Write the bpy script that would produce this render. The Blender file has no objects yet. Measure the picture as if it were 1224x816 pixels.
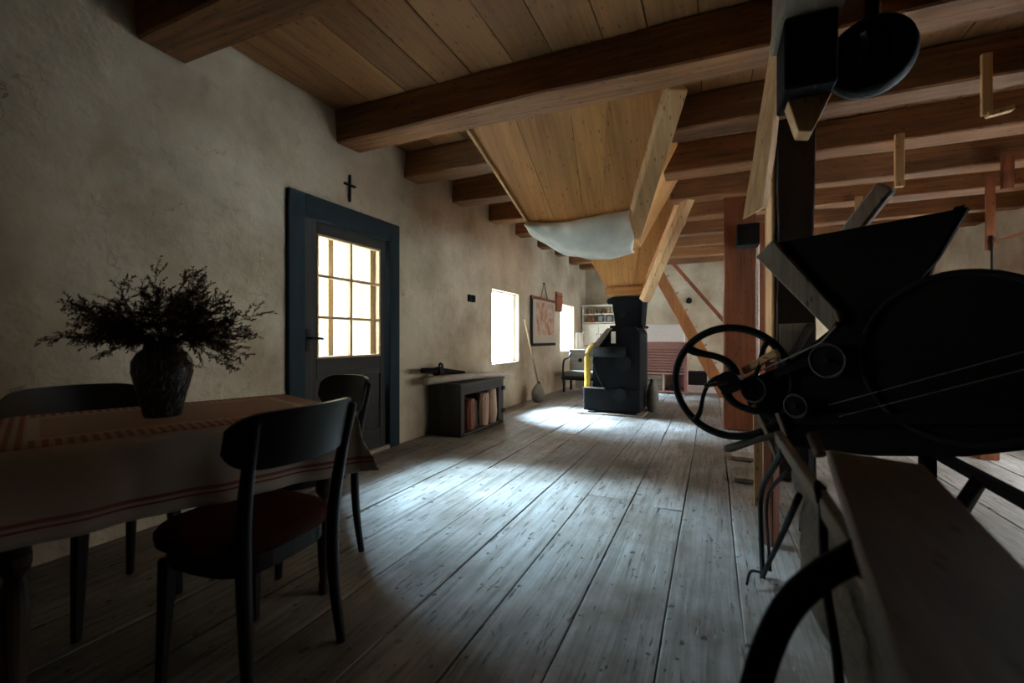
import bpy, bmesh, math, random
from mathutils import Vector, Matrix, noise
random.seed(7)
C = bpy.context.scene.collection
SC = bpy.context.scene
R = math.radians

# ------------------------------------------------------------------ camera
cam_d = bpy.data.cameras.new('camera'); cam = bpy.data.objects.new('camera', cam_d); C.objects.link(cam)
cam.location = (0, 0, 1.05)
cam.rotation_euler = (R(90), 0, math.atan(240 / 544))
cam_d.sensor_width = 36; cam_d.lens = 16.0; cam_d.shift_y = -4 / 1224
cam_d.clip_start = 0.02
cam_d.dof.use_dof = True; cam_d.dof.focus_distance = 4.5; cam_d.dof.aperture_fstop = 2.4
SC.camera = cam

# ------------------------------------------------------------------ sky and exposure
W = bpy.data.worlds.new('overcast_sky'); SC.world = W; W.use_nodes = True
bg = W.node_tree.nodes['Background']
bg.inputs[0].default_value = (0.90, 0.93, 1.0, 1); bg.inputs[1].default_value = 11.0
# bright hazy sun behind thin cloud: very soft, from the yard side (left)
sun_d = bpy.data.lights.new('hazy_sun', 'SUN'); sun_d.energy = 115; sun_d.angle = R(33); sun_d.color = (.50, .73, 1.0)
sun = bpy.data.objects.new('hazy_sun', sun_d); C.objects.link(sun); sun.location = (-6, 4, 6)
SUN_DIR = Vector((math.cos(R(-15)) * math.cos(R(42)), math.sin(R(-15)) * math.cos(R(42)), -math.sin(R(42))))
sun.rotation_euler = SUN_DIR.to_track_quat('-Z', 'Y').to_euler()
SC.view_settings.view_transform = 'Standard'; SC.view_settings.look = 'None'
SC.view_settings.exposure = 0.75; SC.view_settings.gamma = 1.0
SC.view_settings.use_curve_mapping = False
SC.cycles.use_denoising = True
SC.cycles.max_bounces = 10; SC.cycles.diffuse_bounces = 7; SC.cycles.transparent_max_bounces = 12
SC.cycles.sample_clamp_indirect = 6
SC.cycles.caustics_reflective = False; SC.cycles.caustics_refractive = False

def portal(x, y, z, sy, sz, facing):
    """daylight enters here: an area light used as a Cycles portal for the sky"""
    l = bpy.data.lights.new('daylight_portal', 'AREA'); l.shape = 'RECTANGLE'; l.size = sy; l.size_y = sz
    l.cycles.is_portal = True
    o = bpy.data.objects.new('daylight_portal', l); C.objects.link(o); o.location = (x, y, z)
    o.rotation_euler = Vector((facing, 0, 0)).to_track_quat('-Z', 'Z').to_euler()
portal(-3.12, 3.01, 1.40, 1.02, 1.36, 1)
portal(-3.02, 6.245, 1.215, .96, 1.06, 1)
portal(-3.02, 9.41, 1.265, .96, .96, 1)
for y in (4.55, 7.05, 9.35): portal(3.62, y, 1.14, 1.5, 1.28, -1)

# ------------------------------------------------------------------ materials
MATS = {}
def newmat(name):
    m = bpy.data.materials.new(name); m.use_nodes = True
    nt = m.node_tree; b = nt.nodes['Principled BSDF']
    return m, nt, b
def N(nt, t, **k):
    n = nt.nodes.new(t)
    for a, v in k.items(): setattr(n, a, v)
    return n
def ramp(nt, stops):
    r = N(nt, 'ShaderNodeValToRGB'); e = r.color_ramp.elements
    e[0].position, e[0].color = stops[0][0], (*stops[0][1], 1)
    e[1].position, e[1].color = stops[-1][0], (*stops[-1][1], 1)
    for p, c in stops[1:-1]:
        x = e.new(p); x.color = (*c, 1)
    return r
def plain(name, col, rough=.6, metal=0, spec=.5, bump=0, bscale=60):
    if name in MATS: return MATS[name]
    m, nt, b = newmat(name)
    b.inputs['Base Color'].default_value = (*col, 1); b.inputs['Roughness'].default_value = rough
    b.inputs['Metallic'].default_value = metal; b.inputs['Specular IOR Level'].default_value = spec
    tc = N(nt, 'ShaderNodeTexCoord'); n = N(nt, 'ShaderNodeTexNoise'); n.inputs['Scale'].default_value = bscale
    n.inputs['Detail'].default_value = 5
    nt.links.new(tc.outputs['Object'], n.inputs['Vector'])
    r = ramp(nt, [(.3, tuple(c * .72 for c in col)), (.7, tuple(min(1, c * 1.22) for c in col))])
    nt.links.new(n.outputs['Fac'], r.inputs[0]); nt.links.new(r.outputs[0], b.inputs['Base Color'])
    if bump:
        bp = N(nt, 'ShaderNodeBump'); bp.inputs['Strength'].default_value = bump; bp.inputs['Distance'].default_value = .01
        nt.links.new(n.outputs['Fac'], bp.inputs['Height']); nt.links.new(bp.outputs[0], b.inputs['Normal'])
    MATS[name] = m; return m
def wood(name, dark, light, axis='y', rough=.65, scale=1.0, var=.25, knots=True, bump=.35, spec=.35):
    key = name + axis
    if key in MATS: return MATS[key]
    m, nt, b = newmat(key); L = nt.links.new
    tc = N(nt, 'ShaderNodeTexCoord'); oi = N(nt, 'ShaderNodeObjectInfo')
    add = N(nt, 'ShaderNodeVectorMath', operation='ADD'); mul = N(nt, 'ShaderNodeMath', operation='MULTIPLY')
    mul.inputs[1].default_value = 37.0
    L(oi.outputs['Random'], mul.inputs[0]); L(tc.outputs['Object'], add.inputs[0]); L(mul.outputs[0], add.inputs[1])
    mp = N(nt, 'ShaderNodeMapping')
    s = [(1.1 if c_ in axis else 22) * scale for c_ in 'xyz']
    mp.inputs['Scale'].default_value = s; L(add.outputs[0], mp.inputs[0])
    n = N(nt, 'ShaderNodeTexNoise'); n.inputs['Scale'].default_value = 1.6; n.inputs['Detail'].default_value = 8
    n.inputs['Roughness'].default_value = .65; n.inputs['Distortion'].default_value = .6; L(mp.outputs[0], n.inputs[0])
    mp2 = N(nt, 'ShaderNodeMapping'); s2 = [(.9 if c_ in axis else 3.4) * scale for c_ in 'xyz']
    mp2.inputs['Scale'].default_value = s2; L(add.outputs[0], mp2.inputs[0])
    n2 = N(nt, 'ShaderNodeTexNoise'); n2.inputs['Scale'].default_value = 1.3; n2.inputs['Detail'].default_value = 5; L(mp2.outputs[0], n2.inputs[0])
    mix = N(nt, 'ShaderNodeMath', operation='MULTIPLY_ADD'); mix.inputs[1].default_value = .55
    m2 = N(nt, 'ShaderNodeMath', operation='MULTIPLY'); m2.inputs[1].default_value = .45
    L(n2.outputs['Fac'], m2.inputs[0]); L(n.outputs['Fac'], mix.inputs[0]); L(m2.outputs[0], mix.inputs[2])
    mid = tuple((a + c) / 2 for a, c in zip(dark, light))
    r = ramp(nt, [(.30, dark), (.48, mid), (.68, light)]); L(mix.outputs[0], r.inputs[0])
    # per-board brightness
    mr = N(nt, 'ShaderNodeMapRange'); mr.inputs['To Min'].default_value = 1 - var; mr.inputs['To Max'].default_value = 1 + var
    L(oi.outputs['Random'], mr.inputs['Value'])
    hsv = N(nt, 'ShaderNodeHueSaturation'); L(mr.outputs[0], hsv.inputs['Value']); L(r.outputs[0], hsv.inputs['Color'])
    out = hsv.outputs[0]
    if knots:
        v = N(nt, 'ShaderNodeTexVoronoi'); mp3 = N(nt, 'ShaderNodeMapping'); s3 = [(1.8 if c_ in axis else 5.0) for c_ in 'xyz']
        mp3.inputs['Scale'].default_value = s3; L(add.outputs[0], mp3.inputs[0]); L(mp3.outputs[0], v.inputs['Vector'])
        kr = ramp(nt, [(.07, (.16, .13, .1)), (.11, (.45, .4, .36)), (.2, (1, 1, 1))]); L(v.outputs['Distance'], kr.inputs[0])
        mm = N(nt, 'ShaderNodeMix', data_type='RGBA', blend_type='MULTIPLY'); mm.inputs[0].default_value = .75
        L(out, mm.inputs[6]); L(kr.outputs[0], mm.inputs[7]); out = mm.outputs[2]
    L(out, b.inputs['Base Color']); b.inputs['Roughness'].default_value = rough
    b.inputs['Specular IOR Level'].default_value = spec
    bp = N(nt, 'ShaderNodeBump'); bp.inputs['Strength'].default_value = bump; bp.inputs['Distance'].default_value = .006
    L(n.outputs['Fac'], bp.inputs['Height']); L(bp.outputs[0], b.inputs['Normal'])
    MATS[key] = m; return m

def plaster():
    m, nt, b = newmat('old_lime_plaster'); L = nt.links.new
    tc = N(nt, 'ShaderNodeTexCoord')
    def noi(sc, det=6, rg=.6):
        n = N(nt, 'ShaderNodeTexNoise'); n.inputs['Scale'].default_value = sc; n.inputs['Detail'].default_value = det
        n.inputs['Roughness'].default_value = rg; L(tc.outputs['Object'], n.inputs['Vector']); return n
    big = noi(1.1, 8); r = ramp(nt, [(.30, (.27, .195, .12)), (.5, (.44, .35, .24)), (.68, (.57, .475, .345))]); L(big.outputs[0], r.inputs[0])
    blot = noi(5.5, 9, .7); rb = ramp(nt, [(.60, (1, 1, 1)), (.72, (.62, .56, .5))]); L(blot.outputs[0], rb.inputs[0])
    mm = N(nt, 'ShaderNodeMix', data_type='RGBA', blend_type='MULTIPLY'); mm.inputs[0].default_value = .6
    L(r.outputs[0], mm.inputs[6]); L(rb.outputs[0], mm.inputs[7])
    # fine cracks, only in patches
    wv = N(nt, 'ShaderNodeVectorMath', operation='ADD'); wn = noi(3, 4)
    sc = N(nt, 'ShaderNodeVectorMath', operation='SCALE'); sc.inputs['Scale'].default_value = .5
    L(wn.outputs['Color'], sc.inputs[0]); L(tc.outputs['Object'], wv.inputs[0]); L(sc.outputs[0], wv.inputs[1])
    vo = N(nt, 'ShaderNodeTexVoronoi', feature='DISTANCE_TO_EDGE'); vo.inputs['Scale'].default_value = 2.0; L(wv.outputs[0], vo.inputs['Vector'])
    cr = ramp(nt, [(.0, (0, 0, 0)), (.006, (1, 1, 1))]); L(vo.outputs[0], cr.inputs[0])
    msk = noi(1.7, 3); mk = ramp(nt, [(.55, (1, 1, 1)), (.66, (0, 0, 0))]); L(msk.outputs[0], mk.inputs[0])
    mx = N(nt, 'ShaderNodeMath', operation='MAXIMUM'); L(cr.outputs[0], mx.inputs[0]); L(mk.outputs[0], mx.inputs[1])
    m3 = N(nt, 'ShaderNodeMix', data_type='RGBA', blend_type='MULTIPLY'); m3.inputs[0].default_value = .55
    L(mm.outputs[2], m3.inputs[6]); L(mx.outputs[0], m3.inputs[7]); L(m3.outputs[2], b.inputs['Base Color'])
    b.inputs['Roughness'].default_value = .95; b.inputs['Specular IOR Level'].default_value = .15
    f = noi(38, 8, .7); f2 = noi(3.0, 4)
    bp = N(nt, 'ShaderNodeBump'); bp.inputs['Strength'].default_value = .55; bp.inputs['Distance'].default_value = .006; L(f.outputs[0], bp.inputs['Height'])
    bp2 = N(nt, 'ShaderNodeBump'); bp2.inputs['Strength'].default_value = .7; bp2.inputs['Distance'].default_value = .06
    L(f2.outputs[0], bp2.inputs['Height']); L(bp.outputs[0], bp2.inputs['Normal'])
    bp3 = N(nt, 'ShaderNodeBump'); bp3.inputs['Strength'].default_value = .4; bp3.inputs['Distance'].default_value = .004
    L(mx.outputs[0], bp3.inputs['Height']); L(bp2.outputs[0], bp3.inputs['Normal']); L(bp3.outputs[0], b.inputs['Normal'])
    return m

def floorwood():
    m, nt, b = newmat('worn_floor_wood'); L = nt.links.new
    tc = N(nt, 'ShaderNodeTexCoord'); oi = N(nt, 'ShaderNodeObjectInfo'); geo = N(nt, 'ShaderNodeNewGeometry')
    mul = N(nt, 'ShaderNodeMath', operation='MULTIPLY'); mul.inputs[1].default_value = 53.0; L(oi.outputs['Random'], mul.inputs[0])
    add = N(nt, 'ShaderNodeVectorMath', operation='ADD'); L(tc.outputs['Object'], add.inputs[0]); L(mul.outputs[0], add.inputs[1])
    def noi(src, scl, sc, det=6, rg=.6, dist=0):
        mp = N(nt, 'ShaderNodeMapping'); mp.inputs['Scale'].default_value = scl; L(src, mp.inputs[0])
        n = N(nt, 'ShaderNodeTexNoise'); n.inputs['Scale'].default_value = sc; n.inputs['Detail'].default_value = det
        n.inputs['Roughness'].default_value = rg; n.inputs['Distortion'].default_value = dist; L(mp.outputs[0], n.inputs[0]); return n
    grain = noi(add.outputs[0], (26, 1.0, 10), 1.5, 7, .65, .8)
    r = ramp(nt, [(.28, (.12, .107, .09)), (.46, (.26, .24, .215)), (.7, (.38, .365, .34))]); L(grain.outputs[0], r.inputs[0])
    # dust and dirt drifting over all boards (world space)
    dirt = noi(geo.outputs['Position'], (1, .8, 1), 1.5, 9, .68)
    rd = ramp(nt, [(.36, (.42, .35, .28)), (.52, (.88, .84, .80)), (.66, (1.2, 1.2, 1.2))]); L(dirt.outputs[0], rd.inputs[0])
    m1 = N(nt, 'ShaderNodeMix', data_type='RGBA', blend_type='MULTIPLY'); m1.inputs[0].default_value = 1
    L(r.outputs[0], m1.inputs[6]); L(rd.outputs[0], m1.inputs[7])
    # dark scratches along the grain and small dents
    scr = noi(add.outputs[0], (30, 3.0, 10), 2.2, 3, .5, .3)
    rs = ramp(nt, [(.63, (1, 1, 1)), (.675, (.22, .19, .17))]); L(scr.outputs[0], rs.inputs[0])
    m2 = N(nt, 'ShaderNodeMix', data_type='RGBA', blend_type='MULTIPLY'); m2.inputs[0].default_value = .8
    L(m1.outputs[2], m2.inputs[6]); L(rs.outputs[0], m2.inputs[7])
    dv = noi(geo.outputs['Position'], (9, 7, 9), 2.6, 2, .4)
    rv = ramp(nt, [(.69, (1, 1, 1)), (.715, (.12, .10, .08))]); L(dv.outputs[0], rv.inputs[0])
    m3 = N(nt, 'ShaderNodeMix', data_type='RGBA', blend_type='MULTIPLY'); m3.inputs[0].default_value = .85
    L(m2.outputs[2], m3.inputs[6]); L(rv.outputs[0], m3.inputs[7])
    mr = N(nt, 'ShaderNodeMapRange'); mr.inputs['To Min'].default_value = .84; mr.inputs['To Max'].default_value = 1.14
    L(oi.outputs['Random'], mr.inputs['Value'])
    hsv = N(nt, 'ShaderNodeHueSaturation'); L(mr.outputs[0], hsv.inputs['Value']); L(m3.outputs[2], hsv.inputs['Color'])
    L(hsv.outputs[0], b.inputs['Base Color'])
    rr = ramp(nt, [(.35, (.42,) * 3), (.65, (.72,) * 3)]); L(dirt.outputs[0], rr.inputs[0]); L(rr.outputs[0], b.inputs['Roughness'])
    b.inputs['Specular IOR Level'].default_value = .4
    bp = N(nt, 'ShaderNodeBump'); bp.inputs['Strength'].default_value = .5; bp.inputs['Distance'].default_value = .004; L(grain.outputs[0], bp.inputs['Height'])
    bp2 = N(nt, 'ShaderNodeBump'); bp2.inputs['Strength'].default_value = .8; bp2.inputs['Distance'].default_value = .008
    L(rs.outputs[0], bp2.inputs['Height']); L(bp.outputs[0], bp2.inputs['Normal']); L(bp2.outputs[0], b.inputs['Normal'])
    return m

def glassmat(name='window_glass', tint=(.97, .99, .98), gl=.08):
    if name in MATS: return MATS[name]
    m = bpy.data.materials.new(name); m.use_nodes = True; nt = m.node_tree
    for n in list(nt.nodes):
        if n.type != 'OUTPUT_MATERIAL': nt.nodes.remove(n)
    o = [n for n in nt.nodes][0]
    t = N(nt, 'ShaderNodeBsdfTransparent'); t.inputs[0].default_value = (*tint, 1)
    g = N(nt, 'ShaderNodeBsdfGlossy'); g.inputs['Roughness'].default_value = .05
    mx = N(nt, 'ShaderNodeMixShader'); mx.inputs[0].default_value = gl
    nt.links.new(t.outputs[0], mx.inputs[1]); nt.links.new(g.outputs[0], mx.inputs[2]); nt.links.new(mx.outputs[0], o.inputs[0])
    MATS[name] = m; return m

def clothmat():
    """cream tablecloth, a red gingham band near the edge and two hem stripes; UV = unrolled metres"""
    m, nt, b = newmat('printed_tablecloth'); L = nt.links.new
    uv = N(nt, 'ShaderNodeUVMap'); uv.uv_map = 'cloth'; sp = N(nt, 'ShaderNodeSeparateXYZ'); L(uv.outputs[0], sp.inputs[0])
    def M(op, a, b_=None, c=None):
        n = N(nt, 'ShaderNodeMath', operation=op)
        for i, v in enumerate((a, b_, c)):
            if v is None: continue
            if isinstance(v, (int, float)): n.inputs[i].default_value = v
            else: L(v, n.inputs[i])
        return n.outputs[0]
    HX, HY = .51, .365; O = .275
    ax = M('SUBTRACT', HX + O, M('ABSOLUTE', sp.outputs[0])); ay = M('SUBTRACT', HY + O, M('ABSOLUTE', sp.outputs[1]))
    d = M('MINIMUM', ax, ay)                           # distance from hem
    def band(lo, hi): return M('MULTIPLY', M('GREATER_THAN', d, lo), M('LESS_THAN', d, hi))
    gx = M('GREATER_THAN', M('FRACT', M('MULTIPLY', sp.outputs[0], 38)), .5); gy = M('GREATER_THAN', M('FRACT', M('MULTIPLY', sp.outputs[1], 38)), .5)
    ging = M('MULTIPLY', M('MULTIPLY', M('ADD', gx, gy), .5), band(.268, .37))
    st = M('ADD', band(.04, .046), M('MULTIPLY', band(.056, .068), .8))
    fac = M('MINIMUM', M('ADD', M('MULTIPLY', ging, .95), st), 1)
    cen = M('MULTIPLY', M('GREATER_THAN', d, .40), .35); fac = M('MAXIMUM', fac, cen)
    mx = N(nt, 'ShaderNodeMix', data_type='RGBA'); L(fac, mx.inputs[0])
    mx.inputs[6].default_value = (.72, .62, .52, 1); mx.inputs[7].default_value = (.40, .06, .045, 1)
    L(mx.outputs[2], b.inputs['Base Color']); b.inputs['Roughness'].default_value = .9
    b.inputs['Specular IOR Level'].default_value = .1
    w = N(nt, 'ShaderNodeTexNoise'); w.inputs['Scale'].default_value = 14; w.inputs['Detail'].default_value = 6
    tc = N(nt, 'ShaderNodeTexCoord'); L(tc.outputs['Object'], w.inputs[0])
    bp = N(nt, 'ShaderNodeBump'); bp.inputs['Strength'].default_value = .25; bp.inputs['Distance'].default_value = .01
    L(w.outputs[0], bp.inputs['Height']); L(bp.outputs[0], b.inputs['Normal'])
    return m

def printmat():
    """faded wall chart: reddish-brown blotches on cream paper"""
    m, nt, b = newmat('faded_chart_print'); L = nt.links.new
    tc = N(nt, 'ShaderNodeTexCoord'); n = N(nt, 'ShaderNodeTexNoise'); n.inputs['Scale'].default_value = 4.2; n.inputs['Detail'].default_value = 7
    n.inputs['Distortion'].default_value = 1.2; L(tc.outputs['Object'], n.inputs[0])
    r = ramp(nt, [(.36, (.30, .10, .05)), (.5, (.42, .22, .13)), (.58, (.46, .36, .26)), (.7, (.24, .22, .17))]); L(n.outputs[0], r.inputs[0])
    sp = N(nt, 'ShaderNodeSeparateXYZ'); L(tc.outputs['Generated'], sp.inputs[0])
    g = N(nt, 'ShaderNodeMath', operation='LESS_THAN'); g.inputs[1].default_value = .2; L(sp.outputs[2], g.inputs[0])
    g2 = N(nt, 'ShaderNodeMath', operation='GREATER_THAN'); g2.inputs[1].default_value = .93; L(sp.outputs[2], g2.inputs[0])
    g3 = N(nt, 'ShaderNodeMath', operation='LESS_THAN'); g3.inputs[1].default_value = .16; L(sp.outputs[1], g3.inputs[0])
    a = N(nt, 'ShaderNodeMath', operation='MAXIMUM'); L(g.outputs[0], a.inputs[0]); L(g2.outputs[0], a.inputs[1])
    a2 = N(nt, 'ShaderNodeMath', operation='MAXIMUM'); L(a.outputs[0], a2.inputs[0]); L(g3.outputs[0], a2.inputs[1])
    mx = N(nt, 'ShaderNodeMix', data_type='RGBA'); L(a2.outputs[0], mx.inputs[0]); L(r.outputs[0], mx.inputs[6]); mx.inputs[7].default_value = (.42, .34, .25, 1)
    L(mx.outputs[2], b.inputs['Base Color']); b.inputs['Roughness'].default_value = .7
    return m

def vasemat():
    m, nt, b = newmat('carved_dark_ceramic'); L = nt.links.new
    tc = N(nt, 'ShaderNodeTexCoord'); mp = N(nt, 'ShaderNodeMapping'); mp.inputs['Scale'].default_value = (34, 34, 11); L(tc.outputs['Object'], mp.inputs[0])
    v = N(nt, 'ShaderNodeTexNoise'); v.inputs['Scale'].default_value = 1; v.inputs['Detail'].default_value = 1; v.inputs['Distortion'].default_value = 1.6; L(mp.outputs[0], v.inputs[0])
    r = ramp(nt, [(.47, (.012, .012, .013)), (.50, (.34, .33, .31)), (.53, (.012, .012, .013))]); L(v.outputs[0], r.inputs[0])
    L(r.outputs[0], b.inputs['Base Color']); b.inputs['Roughness'].default_value = .4
    return m

PL = plaster(); FW = floorwood(); GL = glassmat()
BEAM = lambda ax: wood('hewn_beam', (.038, .013, .005), (.34, .145, .052), ax, .75, .9, .2)
BOARD = lambda ax: wood('ceiling_board', (.15, .062, .022), (.37, .175, .062), ax, .7, .8, .22)
HOP = lambda ax: wood('hopper_board', (.27, .10, .022), (.66, .30, .08), ax, .55, .8, .10)
PALE = lambda ax: wood('pale_timber', (.34, .17, .065), (.74, .45, .20), ax, .7, .9, .12)
RED = lambda ax: wood('red_brown_timber', (.08, .022, .008), (.30, .09, .03), ax, .7, .9, .12)
GREY = lambda ax: wood('grey_worn_wood', (.11, .085, .062), (.36, .29, .215), ax, .85, 1.1, .12)
BLKW = lambda ax: wood('black_painted_wood', (.006, .005, .0045), (.016, .014, .012), ax, .9, 1, .1, False, .3, .08)
CHAIRW = lambda ax='z': wood('black_lacquered_wood', (.008, .006, .005), (.02, .013, .010), ax, .42, 1, .05, False, .08, .3)
DOORW = lambda ax='z': wood('dark_stained_door', (.016, .013, .011), (.05, .040, .033), ax, .65, 1, .08, False, .3, .2)
FRAMEW = lambda ax='z': wood('black_door_frame', (.006, .010, .012), (.018, .027, .032), ax, .7, 1, .08, False, .3, .15)
OCHRE = plain('ochre_window_paint', (.36, .21, .09), .5)
IRON = plain('black_iron', (.007, .007, .007), .75, 0, .25, .3)
BLACKM = plain('black_machine_enamel', (.007, .007, .008), .8, 0, .15, .15, 30)
CREAM = plain('cream_paint', (.62, .57, .47), .5)
WHITEP = plain('white_board', (.72, .68, .62), .6)
YEL = plain('yellow_pipe_paint', (.62, .40, .05), .4)
PINK = plain('dusty_pink_paint', (.50, .26, .22), .55)
DARKV = plain('dark_void_paint', (.02, .017, .015), .9)
SEATF = plain('dark_red_upholstery', (.085, .02, .018), .85, 0, .2, .3, 120)
CANVAS = plain('grey_white_canvas', (.74, .71, .60), .9, 0, .1, .25, 3)
HESS = plain('hessian', (.20, .18, .15), .95, 0, .1, .5, 70)

# ------------------------------------------------------------------ mesh helpers
def empty(name, loc=(0, 0, 0), rz=0, label=None, cat=None, group=None):
    o = bpy.data.objects.new(name, None); C.objects.link(o); o.location = loc; o.rotation_euler = (0, 0, rz)
    o.empty_display_size = .1
    return tag(o, label, cat, group)
def tag(o, label=None, cat=None, group=None, kind=None):
    if label: o['label'] = label
    if cat: o['category'] = cat
    if group: o['group'] = group
    if kind: o['kind'] = kind
    return o
def link(name, bm, mat, parent=None, loc=None, rot=None, smooth=False, label=None):
    bmesh.ops.recalc_face_normals(bm, faces=bm.faces)
    me = bpy.data.meshes.new(name); bm.to_mesh(me); bm.free(); me.materials.append(mat)
    if smooth:
        for p in me.polygons: p.use_smooth = True
    o = bpy.data.objects.new(name, me); C.objects.link(o)
    if parent: o.parent = parent
    if loc: o.location = loc
    if rot: o.rotation_euler = rot
    if label: o['label'] = label
    return o
def box(bm, x0, x1, y0, y1, z0, z1, bev=0, M=None):
    vs = [bm.verts.new(p) for p in [(x0, y0, z0), (x1, y0, z0), (x1, y1, z0), (x0, y1, z0), (x0, y0, z1), (x1, y0, z1), (x1, y1, z1), (x0, y1, z1)]]
    fs = [bm.faces.new([vs[i] for i in f]) for f in [(3, 2, 1, 0), (4, 5, 6, 7), (0, 1, 5, 4), (1, 2, 6, 5), (2, 3, 7, 6), (3, 0, 4, 7)]]
    if M: bmesh.ops.transform(bm, matrix=M, verts=vs)
    if bev:
        es = list({e for f in fs for e in f.edges})
        bmesh.ops.bevel(bm, geom=es, offset=bev, segments=1, affect='EDGES', clamp_overlap=True)
    return bm
def B(): return bmesh.new()
def bx(*a, **k): return box(B(), *a, **k)
def hull(bm, pts):
    """8 points: bottom ring of four, top ring of four (same order)"""
    vs = [bm.verts.new(p) for p in pts]
    for f in [(3, 2, 1, 0), (4, 5, 6, 7), (0, 1, 5, 4), (1, 2, 6, 5), (2, 3, 7, 6), (3, 0, 4, 7)]: bm.faces.new([vs[i] for i in f])
    return bm
def frame(d):
    d = Vector(d).normalized(); up = Vector((0, 0, 1)) if abs(d.z) < .9 else Vector((0, 1, 0))
    s = d.cross(up).normalized(); return d, s, s.cross(d).normalized()
def bar(bm, a, b, w, h, bev=0, w2=None, h2=None, n=1, jit=0, up=None, seed=0):
    """rectangular bar from a to b; w across, h along 'up'; jitter gives a hewn look"""
    a, b = Vector(a), Vector(b); d, s, u = frame(b - a)
    if up:
        u = Vector(up); s = d.cross(u).normalized(); u = s.cross(d).normalized()
    w2 = w if w2 is None else w2; h2 = h if h2 is None else h2
    rings = []
    for i in range(n + 1):
        t = i / n; p = a.lerp(b, t); ww = w + (w2 - w) * t; hh = h + (h2 - h) * t; r = []
        for k, (i1, j1) in enumerate(((-1, -1), (1, -1), (1, 1), (-1, 1))):
            q = p + s * i1 * ww / 2 + u * j1 * hh / 2
            if jit: q += Vector(noise.noise_vector(Vector((t * 5 + seed, k * 7.3, seed * 1.7)))) * jit
            r.append(bm.verts.new(q))
        rings.append(r)
    fs = [bm.faces.new(rings[0][::-1]), bm.faces.new(rings[-1])]
    for i in range(n):
        for k in range(4): fs.append(bm.faces.new([rings[i][k], rings[i][(k + 1) % 4], rings[i + 1][(k + 1) % 4], rings[i + 1][k]]))
    if bev:
        bmesh.ops.recalc_face_normals(bm, faces=fs)
        es = [e for e in {e for f in fs for e in f.edges} if len(e.link_faces) == 2 and e.calc_face_angle(0) > .6]
        bmesh.ops.bevel(bm, geom=es, offset=bev, segments=1, affect='EDGES', clamp_overlap=True)
    return bm
def tube(bm, pts, rads, n=10, cap=True, squash=1):
    pts = [Vector(p) for p in pts]
    if isinstance(rads, (int, float)): rads = [rads] * len(pts)
    rings = []; d0 = pts[1] - pts[0]; _, s, u = frame(d0)
    for i, p in enumerate(pts):
        d = (pts[min(i + 1, len(pts) - 1)] - pts[max(i - 1, 0)]).normalized()
        s = (s - d * s.dot(d)).normalized(); u = s.cross(d).normalized()
        rings.append([bm.verts.new(p + (s * math.cos(2 * math.pi * k / n) + u * squash * math.sin(2 * math.pi * k / n)) * rads[i]) for k in range(n)])
    for i in range(len(pts) - 1):
        for k in range(n): bm.faces.new([rings[i][k], rings[i][(k + 1) % n], rings[i + 1][(k + 1) % n], rings[i + 1][k]])
    if cap: bm.faces.new(rings[0][::-1]); bm.faces.new(rings[-1])
    return bm
def closed_tube(bm, pts, r, n=8, r2=None):
    P = [Vector(p) for p in pts]; m = len(P); c = sum(P, Vector()) / m; rings = []
    nn = (P[1] - P[0]).cross(P[m // 3] - P[0]).normalized()
    for i, p in enumerate(P):
        o = (p - c).normalized()
        rings.append([bm.verts.new(p + o * r * math.cos(2 * math.pi * k / n) + nn * (r2 or r) * math.sin(2 * math.pi * k / n)) for k in range(n)])
    for i in range(m):
        for k in range(n): bm.faces.new([rings[i][k], rings[i][(k + 1) % n], rings[(i + 1) % m][(k + 1) % n], rings[(i + 1) % m][k]])
    return bm
def lathe(bm, prof, n=24, o=(0, 0, 0)):
    rings = []
    for r, z in prof: rings.append([bm.verts.new((o[0] + r * math.cos(2 * math.pi * k / n), o[1] + r * math.sin(2 * math.pi * k / n), o[2] + z)) for k in range(n)])
    for i in range(len(prof) - 1):
        for k in range(n): bm.faces.new([rings[i][k], rings[i][(k + 1) % n], rings[i + 1][(k + 1) % n], rings[i + 1][k]])
    bm.faces.new(rings[0][::-1]); bm.faces.new(rings[-1]); return bm
def prism(bm, poly, d0, d1, bev=0):
    """polygon in local (x,z) extruded from y=d0 to d1"""
    a = [bm.verts.new((x, d0, z)) for x, z in poly]; b = [bm.verts.new((x, d1, z)) for x, z in poly]; n = len(poly)
    fs = [bm.faces.new(a), bm.faces.new(b[::-1])] + [bm.faces.new([a[i], b[i], b[(i + 1) % n], a[(i + 1) % n]]) for i in range(n)]
    bmesh.ops.recalc_face_normals(bm, faces=fs)
    if bev: bmesh.ops.bevel(bm, geom=list({e for f in fs for e in f.edges}), offset=bev, segments=1, affect='EDGES')
    return bm
def disc(bm, c, r, d0, d1, n=32, r2=None):
    """solid disc with axis along y"""
    poly = [(c[0] + r * math.cos(2 * math.pi * k / n), c[1] + r * math.sin(2 * math.pi * k / n)) for k in range(n)]
    return prism(bm, poly, d0, d1)
def curve(pts, n=12):
    """Catmull-Rom through the points"""
    P = [Vector(p) for p in pts]; P = [P[0] * 2 - P[1]] + P + [P[-1] * 2 - P[-2]]; out = []
    for i in range(1, len(P) - 2):
        for k in range(n):
            t = k / n; a, b, c, d = P[i - 1:i + 3]
            out.append(.5 * ((2 * b) + (c - a) * t + (2 * a - 5 * b + 4 * c - d) * t * t + (3 * b - a - 3 * c + d) * t ** 3))
    return out + [P[-2]]

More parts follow.
